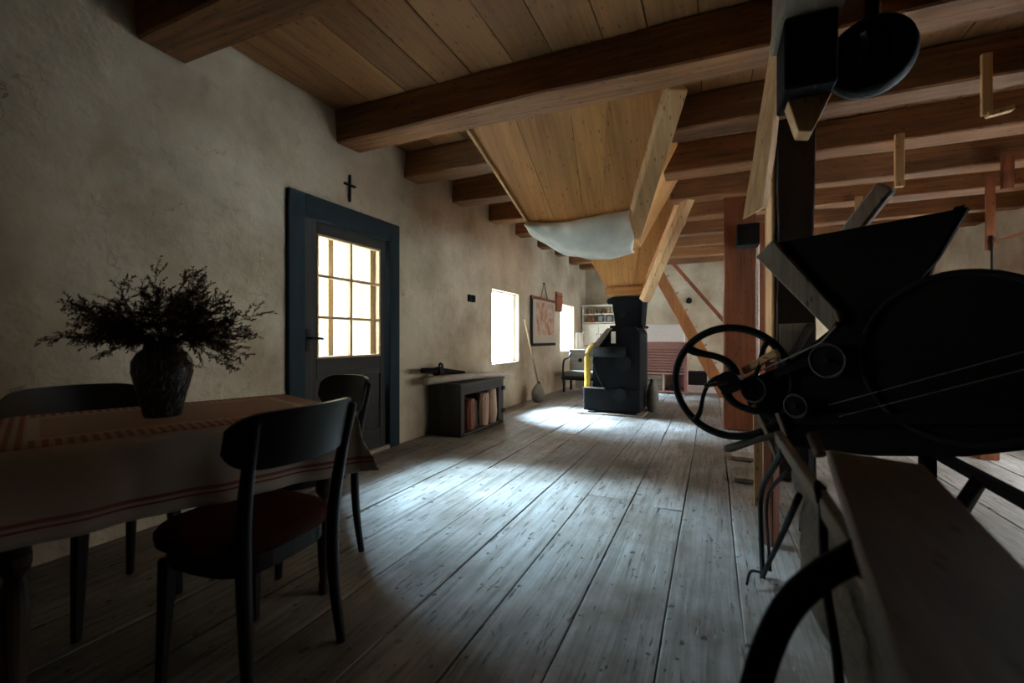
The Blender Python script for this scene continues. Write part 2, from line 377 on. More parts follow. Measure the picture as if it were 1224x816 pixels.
# ================================================================== ROOM
XL, XR, YB, YF, ZC = -2.85, 3.5, -1.4, 10.9, 2.93
def wall_with_openings(name, x0, x1, y0, y1, z0, z1, ops):
    bm = B(); ys = sorted({y0, y1} | {v for o in ops for v in o[:2]})
    for a, b in zip(ys, ys[1:]):
        o = [q for q in ops if q[0] <= a and q[1] >= b]
        if not o: box(bm, x0, x1, a, b, z0, z1)
        else:
            if o[0][2] > z0: box(bm, x0, x1, a, b, z0, o[0][2])
            box(bm, x0, x1, a, b, o[0][3], z1)
    bmesh.ops.remove_doubles(bm, verts=bm.verts, dist=1e-5)
    return tag(link(name, bm, PL), kind='structure')
wall_l = wall_with_openings('wall_left', XL - .30, XL, YB - .3, YF + .3, -.3, 3.25,
    [(2.44, 3.58, 0, 2.10), (5.76, 6.73, .68, 1.75), (8.92, 9.90, .78, 1.75)])
wall_r = wall_with_openings('wall_right', XR, XR + .3, YB - .3, YF + .3, -.3, 3.25,
    [(3.8, 5.3, .5, 1.78), (6.3, 7.8, .5, 1.78), (8.6, 10.1, .5, 1.78)])
tag(link('wall_far', bx(XL - .30, XR + .3, YF, YF + .4, -.3, 3.25), PL), kind='structure')
tag(link('wall_back', bx(XL - .30, XR + .3, YB - .4, YB, -.3, 3.25), wood('dark_plank_wall', (.02, .012, .008), (.07, .04, .025), 'z')), kind='structure')
tag(link('ground_outside', bx(-60, 60, -60, 60, -.6, -.5), plain('pale_gravel_yard', (.58, .56, .52), .95, bscale=3)), kind='structure')

# floor: a subfloor with every plank laid on it
floor = tag(link('floor', bx(XL, XR, YB, YF, -.28, -.03), plain('dark_subfloor', (.03, .025, .02), .9)), kind='structure')
xs = [-2.85, -2.55, -2.25, -1.96, -1.66, -1.36, -1.06, -.77, -.48, -.165, .10, .38, .68, .97, 1.27, 1.56, 1.86, 2.15, 2.45, 2.75, 3.05, 3.5]
breaks = {5: [3.0, 7.2], 6: [5.0], 7: [3.0, 6.1], 8: [2.95, 8.2], 9: [1.05, 4.8], 10: [1.12, 3.1, 6.8]}
for i, (a, b) in enumerate(zip(xs, xs[1:])):
    br = breaks.get(i) or sorted(random.uniform(YB + 1.2, YF - 1) for _ in range(random.choice((1, 2, 2))))
    ys = [YB] + br + [YF]
    for y0, y1 in zip(ys, ys[1:]):
        g = random.uniform(.0012, .0035); dz = random.uniform(-.004, .002); t = random.uniform(-.003, .003)
        bm = B(); n = 6; L = (y1 - y0) / 2 - g / 2; w = (b - a) / 2 - g
        rows = []
        for k in range(n + 1):
            yy = -L + 2 * L * k / n; j = noise.noise(Vector((i * 3.1, (y0 + yy) * 1.3, 0))) * .004; j2 = noise.noise(Vector((i * 3.1 + 50, (y0 + yy) * 1.3, 0))) * .004
            rows.append([bm.verts.new(p) for p in ((-w + j, yy, -.03), (-w + j, yy, dz - t - .003), (-w + j + .004, yy, dz - t), (w + j2 - .004, yy, dz + t), (w + j2, yy, dz + t - .003), (w + j2, yy, -.03))])
        for r0, r1 in zip(rows, rows[1:]):
            for k in range(5): bm.faces.new([r0[k], r0[k + 1], r1[k + 1], r1[k]])
        bm.faces.new(rows[0]); bm.faces.new(rows[-1][::-1])
        link('floor_plank', bm, FW, floor, loc=((a + b) / 2, (y0 + y1) / 2, 0))

# ceiling: deck, boards under it, hewn beams
ceil = tag(link('ceiling', bx(XL, XR, YB, YF, ZC + .03, ZC + .2), BLKW('y')), kind='structure')
beams = [-.1, 1.42, 2.85, 3.76, 4.68, 5.64, 6.58, 7.56, 8.52, 9.5, 10.35]
x = XL; i = 0
while x < XR - .05:
    w = random.uniform(.26, .36); x1 = min(x + w, XR)
    if XR - x1 < .12: x1 = XR
    br = sorted(random.sample([2.96, 4.8, 6.7, 8.6, 1.5], 2)); ys = [YB] + br + [YF]
    for y0, y1 in zip(ys, ys[1:]):
        dz = random.uniform(-.004, .004)
        link('ceiling_board', bx(-(x1 - x) / 2 + .003, (x1 - x) / 2 - .003, -(y1 - y0) / 2 + .002, (y1 - y0) / 2 - .002, 0, .028, bev=.002), BOARD('y'), ceil, loc=((x + x1) / 2, (y0 + y1) / 2, ZC + dz))
    x = x1; i += 1
for k, y in enumerate(beams):
    w = .27 if y < 3.5 else .24
    zb = 2.665 + random.uniform(-.01, .012)
    segs = [(XL, XR)] if (y < 3.5 or y > 7.4) else [(XL, -1.9 if y < 3.8 else -1.75), (-.33 if y < 3.8 else -.45, XR)]
    for a, b in segs:
        L = b - a; bm = bar(B(), (-L / 2, 0, 0), (L / 2, 0, 0), w, ZC - zb, bev=.012, n=max(2, int(L / .45)), jit=.022, seed=k * 3 + a)
        link('ceiling_beam', bm, BEAM('x'), ceil, loc=((a + b) / 2, y + w / 2, (ZC + zb) / 2 + .002))

# ---------------- door on the left wall
door = empty('door_1', (XL, 3.01, 0)); door['kind'] = 'structure'
def dpart(name, bm, m, par=door, **k): return link(name, bm, m, par, **k)
dy0, dy1 = 2.37 - 3.01, 3.65 - 3.01
fr = dpart('door_frame', bx(-.10, .035, dy0, dy0 + .15, 0, 2.15, bev=.006), FRAMEW('z'))
dpart('door_frame', bx(-.10, .035, dy1 - .15, dy1, 0, 2.15, bev=.006), FRAMEW('z'))
dpart('door_frame', bx(-.10, .035, dy0 + .15, dy1 - .15, 1.98, 2.15, bev=.006), FRAMEW('y'))
dpart('threshold', bx(-.12, .04, dy0 + .15, dy1 - .15, 0, .04, bev=.006), GREY('y'))
ly0, ly1 = dy0 + .155, dy1 - .155      # leaf
leaf = empty('door_leaf', (-.03, 0, 0)); leaf.parent = door
gy0, gy1, gz0, gz1 = -.345, .405, .885, 1.88
def lp(name, bm, m, **k): return link(name, bm, m, leaf, **k)
lp('stile', bx(-.02, .02, ly0, gy0, .045, 1.975, bev=.004), DOORW('z'))
lp('stile', bx(-.02, .02, gy1, ly1, .045, 1.975, bev=.004), DOORW('z'))
lp('top_rail', bx(-.02, .02, gy0, gy1, gz1, 1.975, bev=.004), DOORW('y'))
lp('lock_rail', bx(-.02, .02, gy0, gy1, .72, gz0, bev=.004), DOORW('y'))
lp('bottom_rail', bx(-.02, .02, gy0, gy1, .045, .22, bev=.004), DOORW('y'))
lp('lower_panel', bx(-.012, .008, gy0, gy1, .22, .72), DOORW('z'))
for a, b_ in ((gy0, gy0 + .018), (gy1 - .018, gy1)): lp('sash_bar', bx(-.015, .024, a, b_, gz0, gz1, bev=.003), OCHRE)
for a, b_ in ((gz0, gz0 + .018), (gz1 - .018, gz1)): lp('sash_bar', bx(-.015, .024, gy0 + .018, gy1 - .018, a, b_, bev=.003), OCHRE)
lp('glazing_bar', bx(-.014, .024, .017, .043, gz0 + .018, gz1 - .018, bev=.003), OCHRE)
zz = [gz0 + (gz1 - gz0) * t for t in (1 / 3, 2 / 3)]
for z in zz:
    lp('glazing_bar', bx(-.013, .022, gy0 + .018, .017, z - .011, z + .011, bev=.003), OCHRE)
    lp('glazing_bar', bx(-.013, .022, .043, gy1 - .018, z - .011, z + .011, bev=.003), OCHRE)
zs = [gz0] + zz + [gz1]
for a, b_ in ((gy0 + .018, .017), (.043, gy1 - .018)):
    for z0, z1 in zip(zs, zs[1:]): lp('pane', bx(-.002, .001, a, b_, z0 + .012, z1 - .012), GL)
hb = tube(B(), curve([(.02, ly0 + .05, 1.05), (.06, ly0 + .05, 1.05), (.07, ly0 + .07, 1.05), (.065, ly0 + .16, 1.045)], 5), .009, 8)
lp('door_handle', hb, IRON, smooth=True)
lp('lock_plate', bx(.018, .026, ly0 + .03, ly0 + .07, .95, 1.12, bev=.003), IRON)
# outer glazed window at the outside face of the wall behind the door
ow = empty('window_3', (XL - .23, 3.01, 0)); ow['kind'] = 'structure'
def wbox(par, name, m, *a): return link(name, bx(*a, bev=.004), m, par)
link('outer_wall_panel', bx(-.05, .0, -.57, .57, 0, .72), PL, ow)
for a, b_ in ((-.57, -.50), (-.03, .03), (.50, .57)): wbox(ow, 'frame_post', OCHRE, -.04, .02, a, b_, .72, 2.10)
for a, b_ in ((-.50, -.03), (.03, .50)):
    wbox(ow, 'frame_rail', OCHRE, -.04, .02, a, b_, .72, .78); wbox(ow, 'frame_rail', OCHRE, -.04, .02, a, b_, 2.04, 2.10)
    link('pane', bx(-.004, 0, a, b_, .78, 2.04), GL, ow)

tag(link('porch_wall', bx(-4.4, XL - .32, 3.60, 3.85, -.5, 2.6), plain('ochre_stone', (.20, .15, .09), .95, bump=.5, bscale=8)), kind='structure')
def simple_window(name, x, y0, y1, z0, z1, sgn):
    w = empty(name, (x, (y0 + y1) / 2, z0)); w['kind'] = 'structure'; h = (y1 - y0) / 2; H = z1 - z0
    fm = WHITEP
    for a, b_ in ((-h, -h + .022), (h - .022, h)): link('window_frame', bx(-.02, .02, a, b_, 0, H), fm, w)
    for a, b_ in ((0, .022), (H - .022, H)): link('window_frame', bx(-.02, .02, -h + .022, h - .022, a, b_), fm, w)
    link('pane', bx(-.003, .003, -h + .022, h - .022, .022, H - .022), GL, w)
simple_window('window_1', XL - .10, 5.76, 6.73, .68, 1.75, 1)
simple_window('window_2', XL - .10, 8.92, 9.90, .78, 1.75, 1)
for nme, y in (('window_4', 3.8), ('window_5', 6.3), ('window_6', 8.6)): simple_window(nme, XR + .08, y, y + 1.5, .5, 1.78, -1)

# ================================================================== POSTS AND TIMBERS
def post(name, a, b, w, h, m, label, cat='post', jit=.015, n=6, up=(1, 0, 0), **k):
    A, Bv = Vector(a), Vector(b); c = (A + Bv) / 2
    bm = bar(B(), A - c, Bv - c, w, h, bev=.008, n=n, jit=jit, up=up, seed=A.x * 3, **k)
    return tag(link(name, bm, m, loc=c), label, cat)
# bar(): w across (perp. to up), h along up
SHADED_POST = wood('shaded_post', (.008, .005, .004), (.045, .022, .013), 'z', .85, .9, .05)  # near-black wood: shade on the post's front is put into the colour
p1 = post('wooden_post', (.28, 5.92, 0), (.28, 5.92, 2.67), .28, .33, RED('z'), 'broad red-brown wooden post standing behind the spoked flywheel')
post('wooden_post', (.56, 4.03, 0), (.56, 4.03, 2.67), .30, .24, SHADED_POST, 'dark square wooden post rising behind the black hopper of the winnowing machine')
post('lit_side_board', (.418, 4.12, 0), (.418, 4.12, 2.67), .36, .028, PALE('z'), 'pale orange board added along the dark square post as its lit left face', 'board', .003, 4)  # added board; its pale colour paints the window light on the post's side
post('wooden_plank', (2.18, 5.32, 0), (2.18, 5.32, 1.5), .16, .14, RED('z'), 'thick reddish timber standing low at the right under the winnowing machine', 'plank')
post('wooden_post', (.62, 7.4, 0), (.62, 7.4, 2.67), .14, .16, RED('z'), 'slim brown post behind the broad post and the flywheel')
post('white_pipe', (.485, 6.15, 0), (.485, 6.15, 2.3), .045, .045, CREAM, 'thin white upright pipe just right of the broad red-brown post', 'pipe', 0, 2)
post('orange_board', (.51, 5.05, 0), (.51, 5.05, 2.6), .03, .09, PALE('z'), 'pale orange upright board between the white pipe and the dark square post', 'board', .004, 4)
post('short_beam_stub', (.24, 5.62, 2.17), (.46, 5.62, 2.17), .24, .23, BLKW('x'), 'short dark beam stub fixed to the front of the broad post', 'beam', .004, 2, up=(0, 0, 1))
# hanging pale timber in front
hull_b = hull(B(), [(.232, 2.62, 1.71), (.268, 2.72, 1.74), (.200, 2.86, 1.74), (.148, 2.74, 1.69), (.330, 2.66, 2.66), (.36, 2.72, 2.66), (.32, 2.83, 2.66), (.288, 2.76, 2.66)])
hull_b.verts.ensure_lookup_table()
bmesh.ops.subdivide_edges(hull_b, edges=[e for e in hull_b.edges if abs(e.verts[0].co.z - e.verts[1].co.z) > .5], cuts=5)
for v in hull_b.verts: v.co += Vector(noise.noise_vector(v.co * 4)) * .008
tag(link('hanging_timber', hull_b, PALE('z')), 'pale rough-hewn timber hanging down from the near ceiling beam', 'timber')
post('timber_girder', (.36, -.6, 2.50), (.36, 2.42, 2.50), .22, .30, GREY('y'), 'grey-brown girder running overhead beside the top of the hanging timber', 'beam', .01, 6, up=(0, 0, 1))
ph = empty('pulley_hanger', (.36, 2.2, 2.35), 0, 'black bearing block with a wooden bracket under the overhead girder', 'bearing')
link('bearing_block', bx(-.093, .09, -.06, .2, -.29, 0, bev=.008), BLKW('y'), ph)
link('bracket', prism(B(), [(-.07, -.29), (.09, -.29), (.02, -.44), (-.03, -.43)], .04, .14, .004), PALE('z'), ph)
pd = empty('belt_pulley', (.62, 2.42, 2.26), R(-20), 'large black belt pulley hanging overhead at the right', 'pulley')
bm = B(); closed_tube(bm, [(.15 * math.cos(t * math.pi / 16), 0, .15 * math.sin(t * math.pi / 16)) for t in range(32)], .014, 8, .05); link('rim', bm, IRON, pd, smooth=True)
link('web', disc(B(), (0, 0), .14, -.008, .008), IRON, pd); link('hub', disc(B(), (0, 0), .035, -.06, .06, 20), IRON, pd)
link('shaft', tube(B(), [(0, -.25, 0), (0, .35, 0)], .014), IRON, pd)
link('hanger_arm', bar(B(), (0, .1, 0), (0, .1, .41), .05, .05), BLKW('z'), pd)
# small things hanging from the beams at the right
def hanger(pts, w, label, m=None):
    c = Vector(pts[0]); bm = B()
    for a, b_ in zip(pts, pts[1:]): bar(bm, Vector(a) - c, Vector(b_) - c, w, w * .6, bev=.003)
    return tag(link('beam_bracket', bm, m or PALE('z'), loc=c), label, 'bracket')
hanger([(1.54, 3.74, 2.80), (1.54, 3.74, 2.42), (1.66, 3.74, 2.44)], .05, 'L-shaped wooden bracket on the nearest beam at the right')
hanger([(1.38, 4.63, 2.70), (1.38, 4.63, 2.27)], .06, 'short wooden peg board hanging from the second beam at the right')
hanger([(1.56, 6.50, 2.70), (1.56, 6.50, 2.45)], .07, 'small wooden block hanging just above the black hopper')
hanger([(2.44, 5.58, 2.70), (2.44, 5.58, 2.40)], .08, 'wooden block hanging above the long upright slat', RED('z'))
sl = empty('hanging_lath', (2.52, 6.05, 2.66), 0, 'long dark slat hanging at far right with an iron rod and arm', 'slat')
link('slat', bar(B(), (0, 0, 0), (0, 0, -.74), .07, .03, bev=.003), RED('z'), sl)
link('rod', tube(B(), [(.0, -.03, -.6), (.0, -.03, -1.05)], .01), IRON, sl)
link('arm', bar(B(), (0, -.03, -.66), (.35, -.03, -.56), .03, .03), RED('x'), sl)

# wooden braces at the far end
br = empty('stair_brace', (-.42, 8.9, 0), 0, 'broad orange-brown diagonal brace leaning against the broad post', 'brace')
link('brace_timber', bar(B(), (-.72, 0, 2.66), (.63, 0, 0.02), .16, .20, bev=.01, n=6, jit=.012), wood('orange_timber', (.22, .07, .02), (.42, .165, .05), 'z', .7, .9, .05), br)
for t in (.2, .32, .44, .56, .68, .8):
    p = Vector((-.72, 0, 2.66)).lerp(Vector((.63, 0, .02)), t)
    link('peg', tube(B(), [p + Vector((.08, -.04, .05)), p + Vector((.125, -.04, .075))], .016, 8), GREY('z'), br)
tag(link('thin_brace', bar(B(), (-.62, 0, .62), (.62, 0, -.95), .05, .07, bev=.004), RED('z'), loc=(-.16, 9.75, 2.0)), 'thin brown slanting strut in front of the far white wall', 'brace')

# ================================================================== GRAIN BIN, CLOTH, FUNNEL, MILL
def lerp(a, b, t): return a + (b - a) * t
def taper_boards(root, T, Bo, n, m, thick, off, cuts=None, name='hopper_board'):
    """T,Bo = (left point, right point) at top and bottom; n boards between"""
    Tl, Tr, Bl, Br = [Vector(p) for p in (*T, *Bo)]; nrm = (Tr - Tl).cross(Bl - Tl).normalized() * thick
    cuts = cuts or [i / n for i in range(n + 1)]
    for a, b_ in zip(cuts, cuts[1:]):
        e = .0022 / max((Tr - Tl).length, .1); j = random.uniform(-.004, .004)
        q = [Tl.lerp(Tr, a + e), Tl.lerp(Tr, b_ - e), Bl.lerp(Br, b_ - e), Bl.lerp(Br, a + e)]
        pts = [p + nrm.normalized() * j for p in q] + [p + nrm for p in q]
        link(name, hull(B(), pts), m, root)
bin_ = empty('grain_bin', (-1.15, 4.6, 2.1), 0, 'big orange wooden grain bin tapering down from the ceiling', 'hopper')
def rel(p, o): return tuple(Vector(p) - Vector(o))
o = (-1.15, 4.6, 2.1)
tl, tr, bl, brr = (-1.97, 3.48, 2.925), (-.31, 3.48, 2.925), (-1.64, 4.36, 2.10), (-.74, 4.36, 2.10)
tlb, trb, blb, brb = (-1.97, 5.45, 2.925), (-.31, 5.45, 2.925), (-1.64, 5.30, 2.10), (-.74, 5.30, 2.10)
rl = lambda *ps: [rel(p, o) for p in ps]
taper_boards(bin_, rl(tl, tr), rl(bl, brr), 4, HOP('yz'), .03, 0, cuts=[0, .27, .56, .74, 1])
taper_boards(bin_, rl(tr, trb), rl(brr, brb), 3, HOP('xz'), .03, 0)
taper_boards(bin_, rl(tlb, tl), rl(blb, bl), 3, HOP('xz'), .03, 0)
taper_boards(bin_, rl(trb, tlb), rl(brb, blb), 4, HOP('yz'), .03, 0)
link('bin_bottom', hull(B(), rl((-1.64, 4.36, 2.08), (-.74, 4.36, 2.08), (-.74, 5.3, 2.08), (-1.64, 5.3, 2.08), (-1.64, 4.36, 2.1), (-.74, 4.36, 2.1), (-.74, 5.3, 2.1), (-1.64, 5.3, 2.1))), HOP('x'), bin_)
link('corner_timber', bar(B(), rel((-.245, 3.50, 2.88), o), rel((-.70, 4.40, 2.02), o), .15, .12, bev=.008, n=5, jit=.01), PALE('yz'), bin_, label='pale squared timber along the right edge')
link('edge_strip', bar(B(), rel((-1.975, 3.47, 2.91), o), rel((-1.645, 4.35, 2.10), o), .03, .03), PALE('z'), bin_)

# cloth slung under the bin
def cloth_grid(nu, nv, f, thick=.004):
    bm = B(); g = [[bm.verts.new(f(i / nu, j / nv)) for j in range(nv + 1)] for i in range(nu + 1)]
    for i in range(nu):
        for j in range(nv): bm.faces.new([g[i][j], g[i + 1][j], g[i + 1][j + 1], g[i][j + 1]])
    return bm
def sling(u, v):
    x = -1.69 + 1.03 * u; sag = math.sin(math.pi * u) ** .75
    top = 2.20 - .035 * math.sin(math.pi * u) + .015 * u
    tY = 4.20 + .03 * math.sin(7 * u)
    depth = .06 + .30 * math.sin(math.pi * min(1, u * .62 + .03)) ** .9 * (1 - .12 * u)
    z = top - depth * math.sin(v * math.pi / 2) ** 1.1
    y = tY - .10 * math.sin(v * math.pi) + .42 * (1 - math.cos(v * math.pi / 2)) - .02
    w = .014 * math.sin(9 * u + 3 * v) - .012 * abs(math.sin(4.5 * u + 2.6 * v + .4)) ** .5 + .012 * noise.noise(Vector((u * 6, v * 4, 3))) + .008 * math.sin(16 * u + 5 * math.sin(3 * v)) * (1 - sag * .6)
    w += .014 * math.sin(5 * u + 7 * v) * v + .007 * math.sin(26 * u - 9 * v)
    return (x + 1.15 + w, y - 4.3 + w, z - 2.1 + w * .6)
cb = cloth_grid(36, 16, sling); co = link('sling_cloth', cb, CANVAS, loc=(-1.15, 4.3, 2.1), smooth=True)
sm = co.modifiers.new('thickness', 'SOLIDIFY'); sm.thickness = .004
tag(co, 'grey-white canvas sheet slung under the front of the grain bin', 'cloth')

fun = empty('mill_funnel', (-1.1, 6.5, 1.62), 0, 'lower orange wooden funnel feeding the black roller mill', 'funnel')
o = (-1.1, 6.5, 1.62)
ftl, ftr, fbl, fbr = (-1.93, 5.70, 2.92), (-.30, 5.70, 2.92), (-1.33, 6.28, 1.72), (-.87, 6.28, 1.72)
gtl, gtr, gbl, gbr = (-1.93, 7.35, 2.92), (-.30, 7.35, 2.92), (-1.33, 6.80, 1.72), (-.87, 6.80, 1.72)
taper_boards(fun, rl(ftl, ftr), rl(fbl, fbr), 4, HOP('yz'), .03, 0)
taper_boards(fun, rl(ftr, gtr), rl(fbr, gbr), 3, HOP('xz'), .03, 0)
taper_boards(fun, rl(gtl, ftl), rl(gbl, fbl), 3, HOP('xz'), .03, 0)
taper_boards(fun, rl(gtr, gtl), rl(gbr, gbl), 4, HOP('yz'), .03, 0)
link('corner_timber', bar(B(), rel((-.24, 5.72, 2.74), o), rel((-.83, 6.25, 1.55), o), .12, .10, bev=.008, n=5, jit=.008), PALE('yz'), fun, label='pale timber along the right edge')
link('neck_band', hull(B(), [(-.25, -.24, .02), (.26, -.24, .02), (.26, .32, .02), (-.25, .32, .02), (-.26, -.26, .12), (.27, -.26, .12), (.27, .34, .12), (-.26, .34, .12)]), HOP('x'), fun)

mill = empty('roller_mill', (-1.27, 6.6, 0), 0, 'black iron roller mill with yellow pipe standing under the funnel', 'mill')
def ml(name, bm, m=BLACKM, **k): return link(name, bm, m, mill, **k)
ml('base_plate', bx(-.47, .43, -.42, .48, 0, .022, bev=.004), GREY('x'))
for sx in (-.27, .29): ml('foot', bx(sx - .05, sx + .05, -.40, -.34, .022, .045, bev=.004), IRON)
ml('base_box', bx(-.39, .38, -.36, .42, .045, .36, bev=.012))
ml('body', prism(B(), [(-.26, .36), (.38, .36), (.38, 1.12), (.32, 1.21), (.02, 1.21), (-.02, 1.08), (-.26, .84)], -.35, .41, .01))
ml('sloping_cover', hull(B(), [(-.39, -.37, .80), (-.27, -.37, .80), (-.27, .40, .80), (-.39, .40, .80), (-.05, -.37, 1.19), (.0, -.37, 1.17), (.0, .40, 1.17), (-.05, .40, 1.19)]), GREY('z'), label='grey worn sloping cover plate')
ml('neck', hull(B(), [(0.03, -.22, 1.21), (.38, -.22, 1.21), (.38, .2, 1.21), (.03, .2, 1.21), (-.02, -.25, 1.62), (.40, -.25, 1.62), (.40, .3, 1.62), (-.02, .3, 1.62)]))
ml('neck_flange', bx(-.04, .41, -.27, .3, 1.19, 1.225, bev=.005))
ml('inlet_glass', bx(.0, .06, -.37, -.36, .98, 1.14), CANVAS)
yp = tube(B(), curve([(-.335, -.33, .36), (-.335, -.33, .60), (-.335, -.33, .78), (-.31, -.33, .88), (-.24, -.33, .96)], 5), .045, 14); ml('yellow_pipe', yp, YEL, smooth=True, label='bright yellow pipe at the left')
ml('hand_wheel', disc(B(), (-.43, .74), .03, -.38, -.36, 18), IRON)
ml('hand_wheel', disc(B(), (.14, 1.38), .05, -.30, -.25, 18), IRON)
ml('roller_cover', tube(B(), [(-.22, -.38, .86), (.2, -.38, .86)], .07, 14), IRON, smooth=True)
ml('lever', tube(B(), curve([(-.2, -.39, .86), (-.24, -.40, .72), (-.16, -.40, .5), (-.1, -.40, .38)], 5), .012, 8), IRON, smooth=True)
ml('shelf_plate', bx(-.38, -.08, -.42, -.34, .355, .37), GREY('x'))
ml('bearing_cap', disc(B(), (.12, .28), .09, -.39, -.36, 20), IRON)
ml('bearing_cap', disc(B(), (.16, .72), .11, -.38, -.35, 20), IRON)
sk = tag(link('grain_sack', lathe(B(), [(.02, 0), (.09, .01), (.11, .12), (.10, .28), (.07, .38), (.045, .42), (.06, .46), (.02, .47)], 14), HESS, loc=(-.78, 6.75, 0), smooth=True), 'small pale sack leaning at the right side of the roller mill', 'sack')
for v in sk.data.vertices: v.co.x *= .8; v.co += Vector(noise.noise_vector(v.co * 14)) * .015

# ================================================================== LEFT WALL THINGS
cr = empty('wall_cross', (XL + .012, 3.0, 2.33), 0, 'small dark cross hanging above the glazed door', 'cross')
link('upright', bx(-.01, .01, -.009, .009, -.115, .115, bev=.003), FRAMEW('z'), cr); link('arm', bx(-.011, .012, -.065, .065, .018, .036, bev=.003), FRAMEW('y'), cr)
sw = empty('wall_switch', (XL + .02, 5.14, 1.56), 0, 'small black double switch on the plaster before the first window', 'switch')
link('switch_box', bx(-.02, .01, -.085, -.005, -.045, .045, bev=.004), IRON, sw); link('switch_box', bx(-.02, .01, .005, .085, -.045, .045, bev=.004), IRON, sw)
for q in (-.045, .045): link('toggle', bx(.01, .018, q - .01, q + .01, -.015, .015), BLACKM, sw)
wp = empty('wall_chart', (XL + .03, 7.85, 1.35), 0, 'faded red and cream chart on dark rods hanging by a string', 'picture')
link('sheet', bx(-.012, -.006, -.56, .58, -.40, .40), printmat(), wp)
link('rod', bx(-.02, .015, -.65, .65, .38, .43, bev=.004), RED('y'), wp); link('rod', bx(-.02, .015, -.65, .62, -.44, -.39, bev=.004), FRAMEW('y'), wp)
link('side_strip', bx(-.018, .006, -.64, -.57, -.39, .38), FRAMEW('z'), wp)
link('string', tube(B(), [(0, -.18, .42), (0, 0, .70), (0, .18, .42)], .008, 6), IRON, wp)
link('nail', tube(B(), [(-.025, 0, .70), (.02, 0, .70)], .012, 8), IRON, wp)
tg = empty('wall_board', (XL + .02, 8.76, 1.78), 0, 'small brown board hung on the wall left of the second window', 'board')
link('board', prism(B(), [(-.19, -.2), (.18, -.2), (.18, -.05), (.22, 0), (.18, .06), (.18, .19), (-.2, .19)], -.012, .012), RED('z'), tg, rot=(0, 0, R(90)))
link('cleat', bx(.01, .028, -.19, .17, .10, .135), RED('y'), tg)
bs = empty('besom_broom', (-2.63, 7.02, 0), 0, 'long-handled broom with a grey rounded brush leaning on the wall', 'broom')
link('handle', tube(B(), [(0, .02, .30), (-.075, -.10, .82), (-.15, -.22, 1.36)], [.017, .017, .015], 8), wood('ash_handle', (.20, .14, .08), (.50, .38, .25), 'z'), bs, smooth=True)
link('binding', tube(B(), [(.01, .02, .28), (0, .018, .335)], [.032, .02], 10), IRON, bs)
hb = lathe(B(), [(.05, 0), (.10, .02), (.125, .09), (.12, .17), (.09, .24), (.045, .29), (.02, .31)], 18)
for v in hb.verts: v.co.x *= .85; v.co.y += .01 * math.sin(v.co.z * 40 + v.co.x * 90)
link('brush_head', hb, HESS, bs, smooth=True)

# open wooden crate bench with logs and poles
cb_ = empty('log_crate', (-2.62, 4.69, 0), 0, 'dark open-fronted wooden crate standing under the first window', 'crate')
x0, x1, y0, y1, zt = -.21, .20, -.53, .53, .565
DK = wood('dark_old_plank', (.02, .015, .012), (.06, .045, .035), 'z', .8, 1, .2, False); DKy = wood('dark_old_plank', (.02, .015, .012), (.06, .045, .035), 'y', .8, 1, .2, False)
for i in range(3): link('end_board', bx(x0 + i * .137, x0 + (i + 1) * .137 - .004, y0, y0 + .02, 0, zt - .03), DK, cb_)
for i in range(3): link('end_board', bx(x0 + i * .137, x0 + (i + 1) * .137 - .004, y1 - .02, y1, 0, zt - .03), DK, cb_)
for i in range(3): link('lid_board', bx(x0 - .01 + i * .143, x0 - .01 + (i + 1) * .143 - .004, y0 - .02, y1 + .02, zt - .028, zt), DKy, cb_)
for i in range(3): link('back_board', bx(x0, x0 + .02, y0 + .02, y1 - .02, .02 + i * .17, .02 + (i + 1) * .17 - .006), DKy, cb_)
link('bottom_board', bx(x0 + .02, x1, y0 + .02, y1 - .02, .01, .03), DKy, cb_)
link('front_post', bx(x1 - .04, x1, y0 + .02, y0 + .07, .0, zt - .03), DK, cb_); link('front_post', bx(x1 - .04, x1, y1 - .14, y1 - .02, .0, zt - .03), DK, cb_)
link('front_rail', bx(x1 - .03, x1, y0 + .07, y1 - .14, zt - .12, zt - .03), DKy, cb_)
for z in (.12, .40): link('hinge', bx(x1, x1 + .015, y1 - .06, y1 + .012, z, z + .05), IRON, cb_)
def log(x, y, h, r, label, m, tilt=0):
    bm = lathe(B(), [(r, 0), (r * 1.04, h * .3), (r * .94, h * .7), (r * .98, h)], 12)
    for v in bm.verts: v.co += Vector((noise.noise(v.co * 9 + Vector((x * 9, y * 9, 0))), noise.noise(v.co * 8 + Vector((y * 5, 3, 1))), 0)) * .018
    return tag(link('split_log', bm, m, loc=(x, y, .032), rot=(0, R(tilt), 0)), label, 'log')
LG = wood('split_log_wood', (.22, .13, .08), (.50, .34, .22), 'z', .8, 1, .05)
log(-2.50, 4.80, .37, .075, 'pale brown log upright in the crate, nearer of the two light ones', LG)
log(-2.50, 4.99, .40, .085, 'pale brown log upright in the crate, farther of the two light ones', LG)
log(-2.52, 4.48, .34, .08, 'dark reddish log inside the crate beside its near corner', RED('z'))
log(-2.55, 4.64, .30, .06, 'thin dark log between the pale logs and the reddish one', DK)
pl = tag(link('long_pole', tube(B(), [(-.14, -.76, 0), (0, 0, .0), (.14, .80, -.022)], [.046, .038, .022], 12), wood('grey_pole', (.24, .19, .14), (.55, .46, .36), 'y', .8, 1, .05), loc=(-2.55, 4.68, .612), smooth=True), 'long grey-brown round pole lying across the crate lid', 'pole')
tag(link('short_pole', tube(B(), [(0, -.5, 0), (0, .45, 0)], [.03, .02], 10), DKy, loc=(-2.70, 4.75, .598), smooth=True), 'thin dark pole lying behind the long grey pole', 'pole')
tl_ = empty('cart_shaft', (-2.72, 4.2, .66), R(4), 'dark iron-tipped cart shaft resting behind the poles on the crate', 'tool')
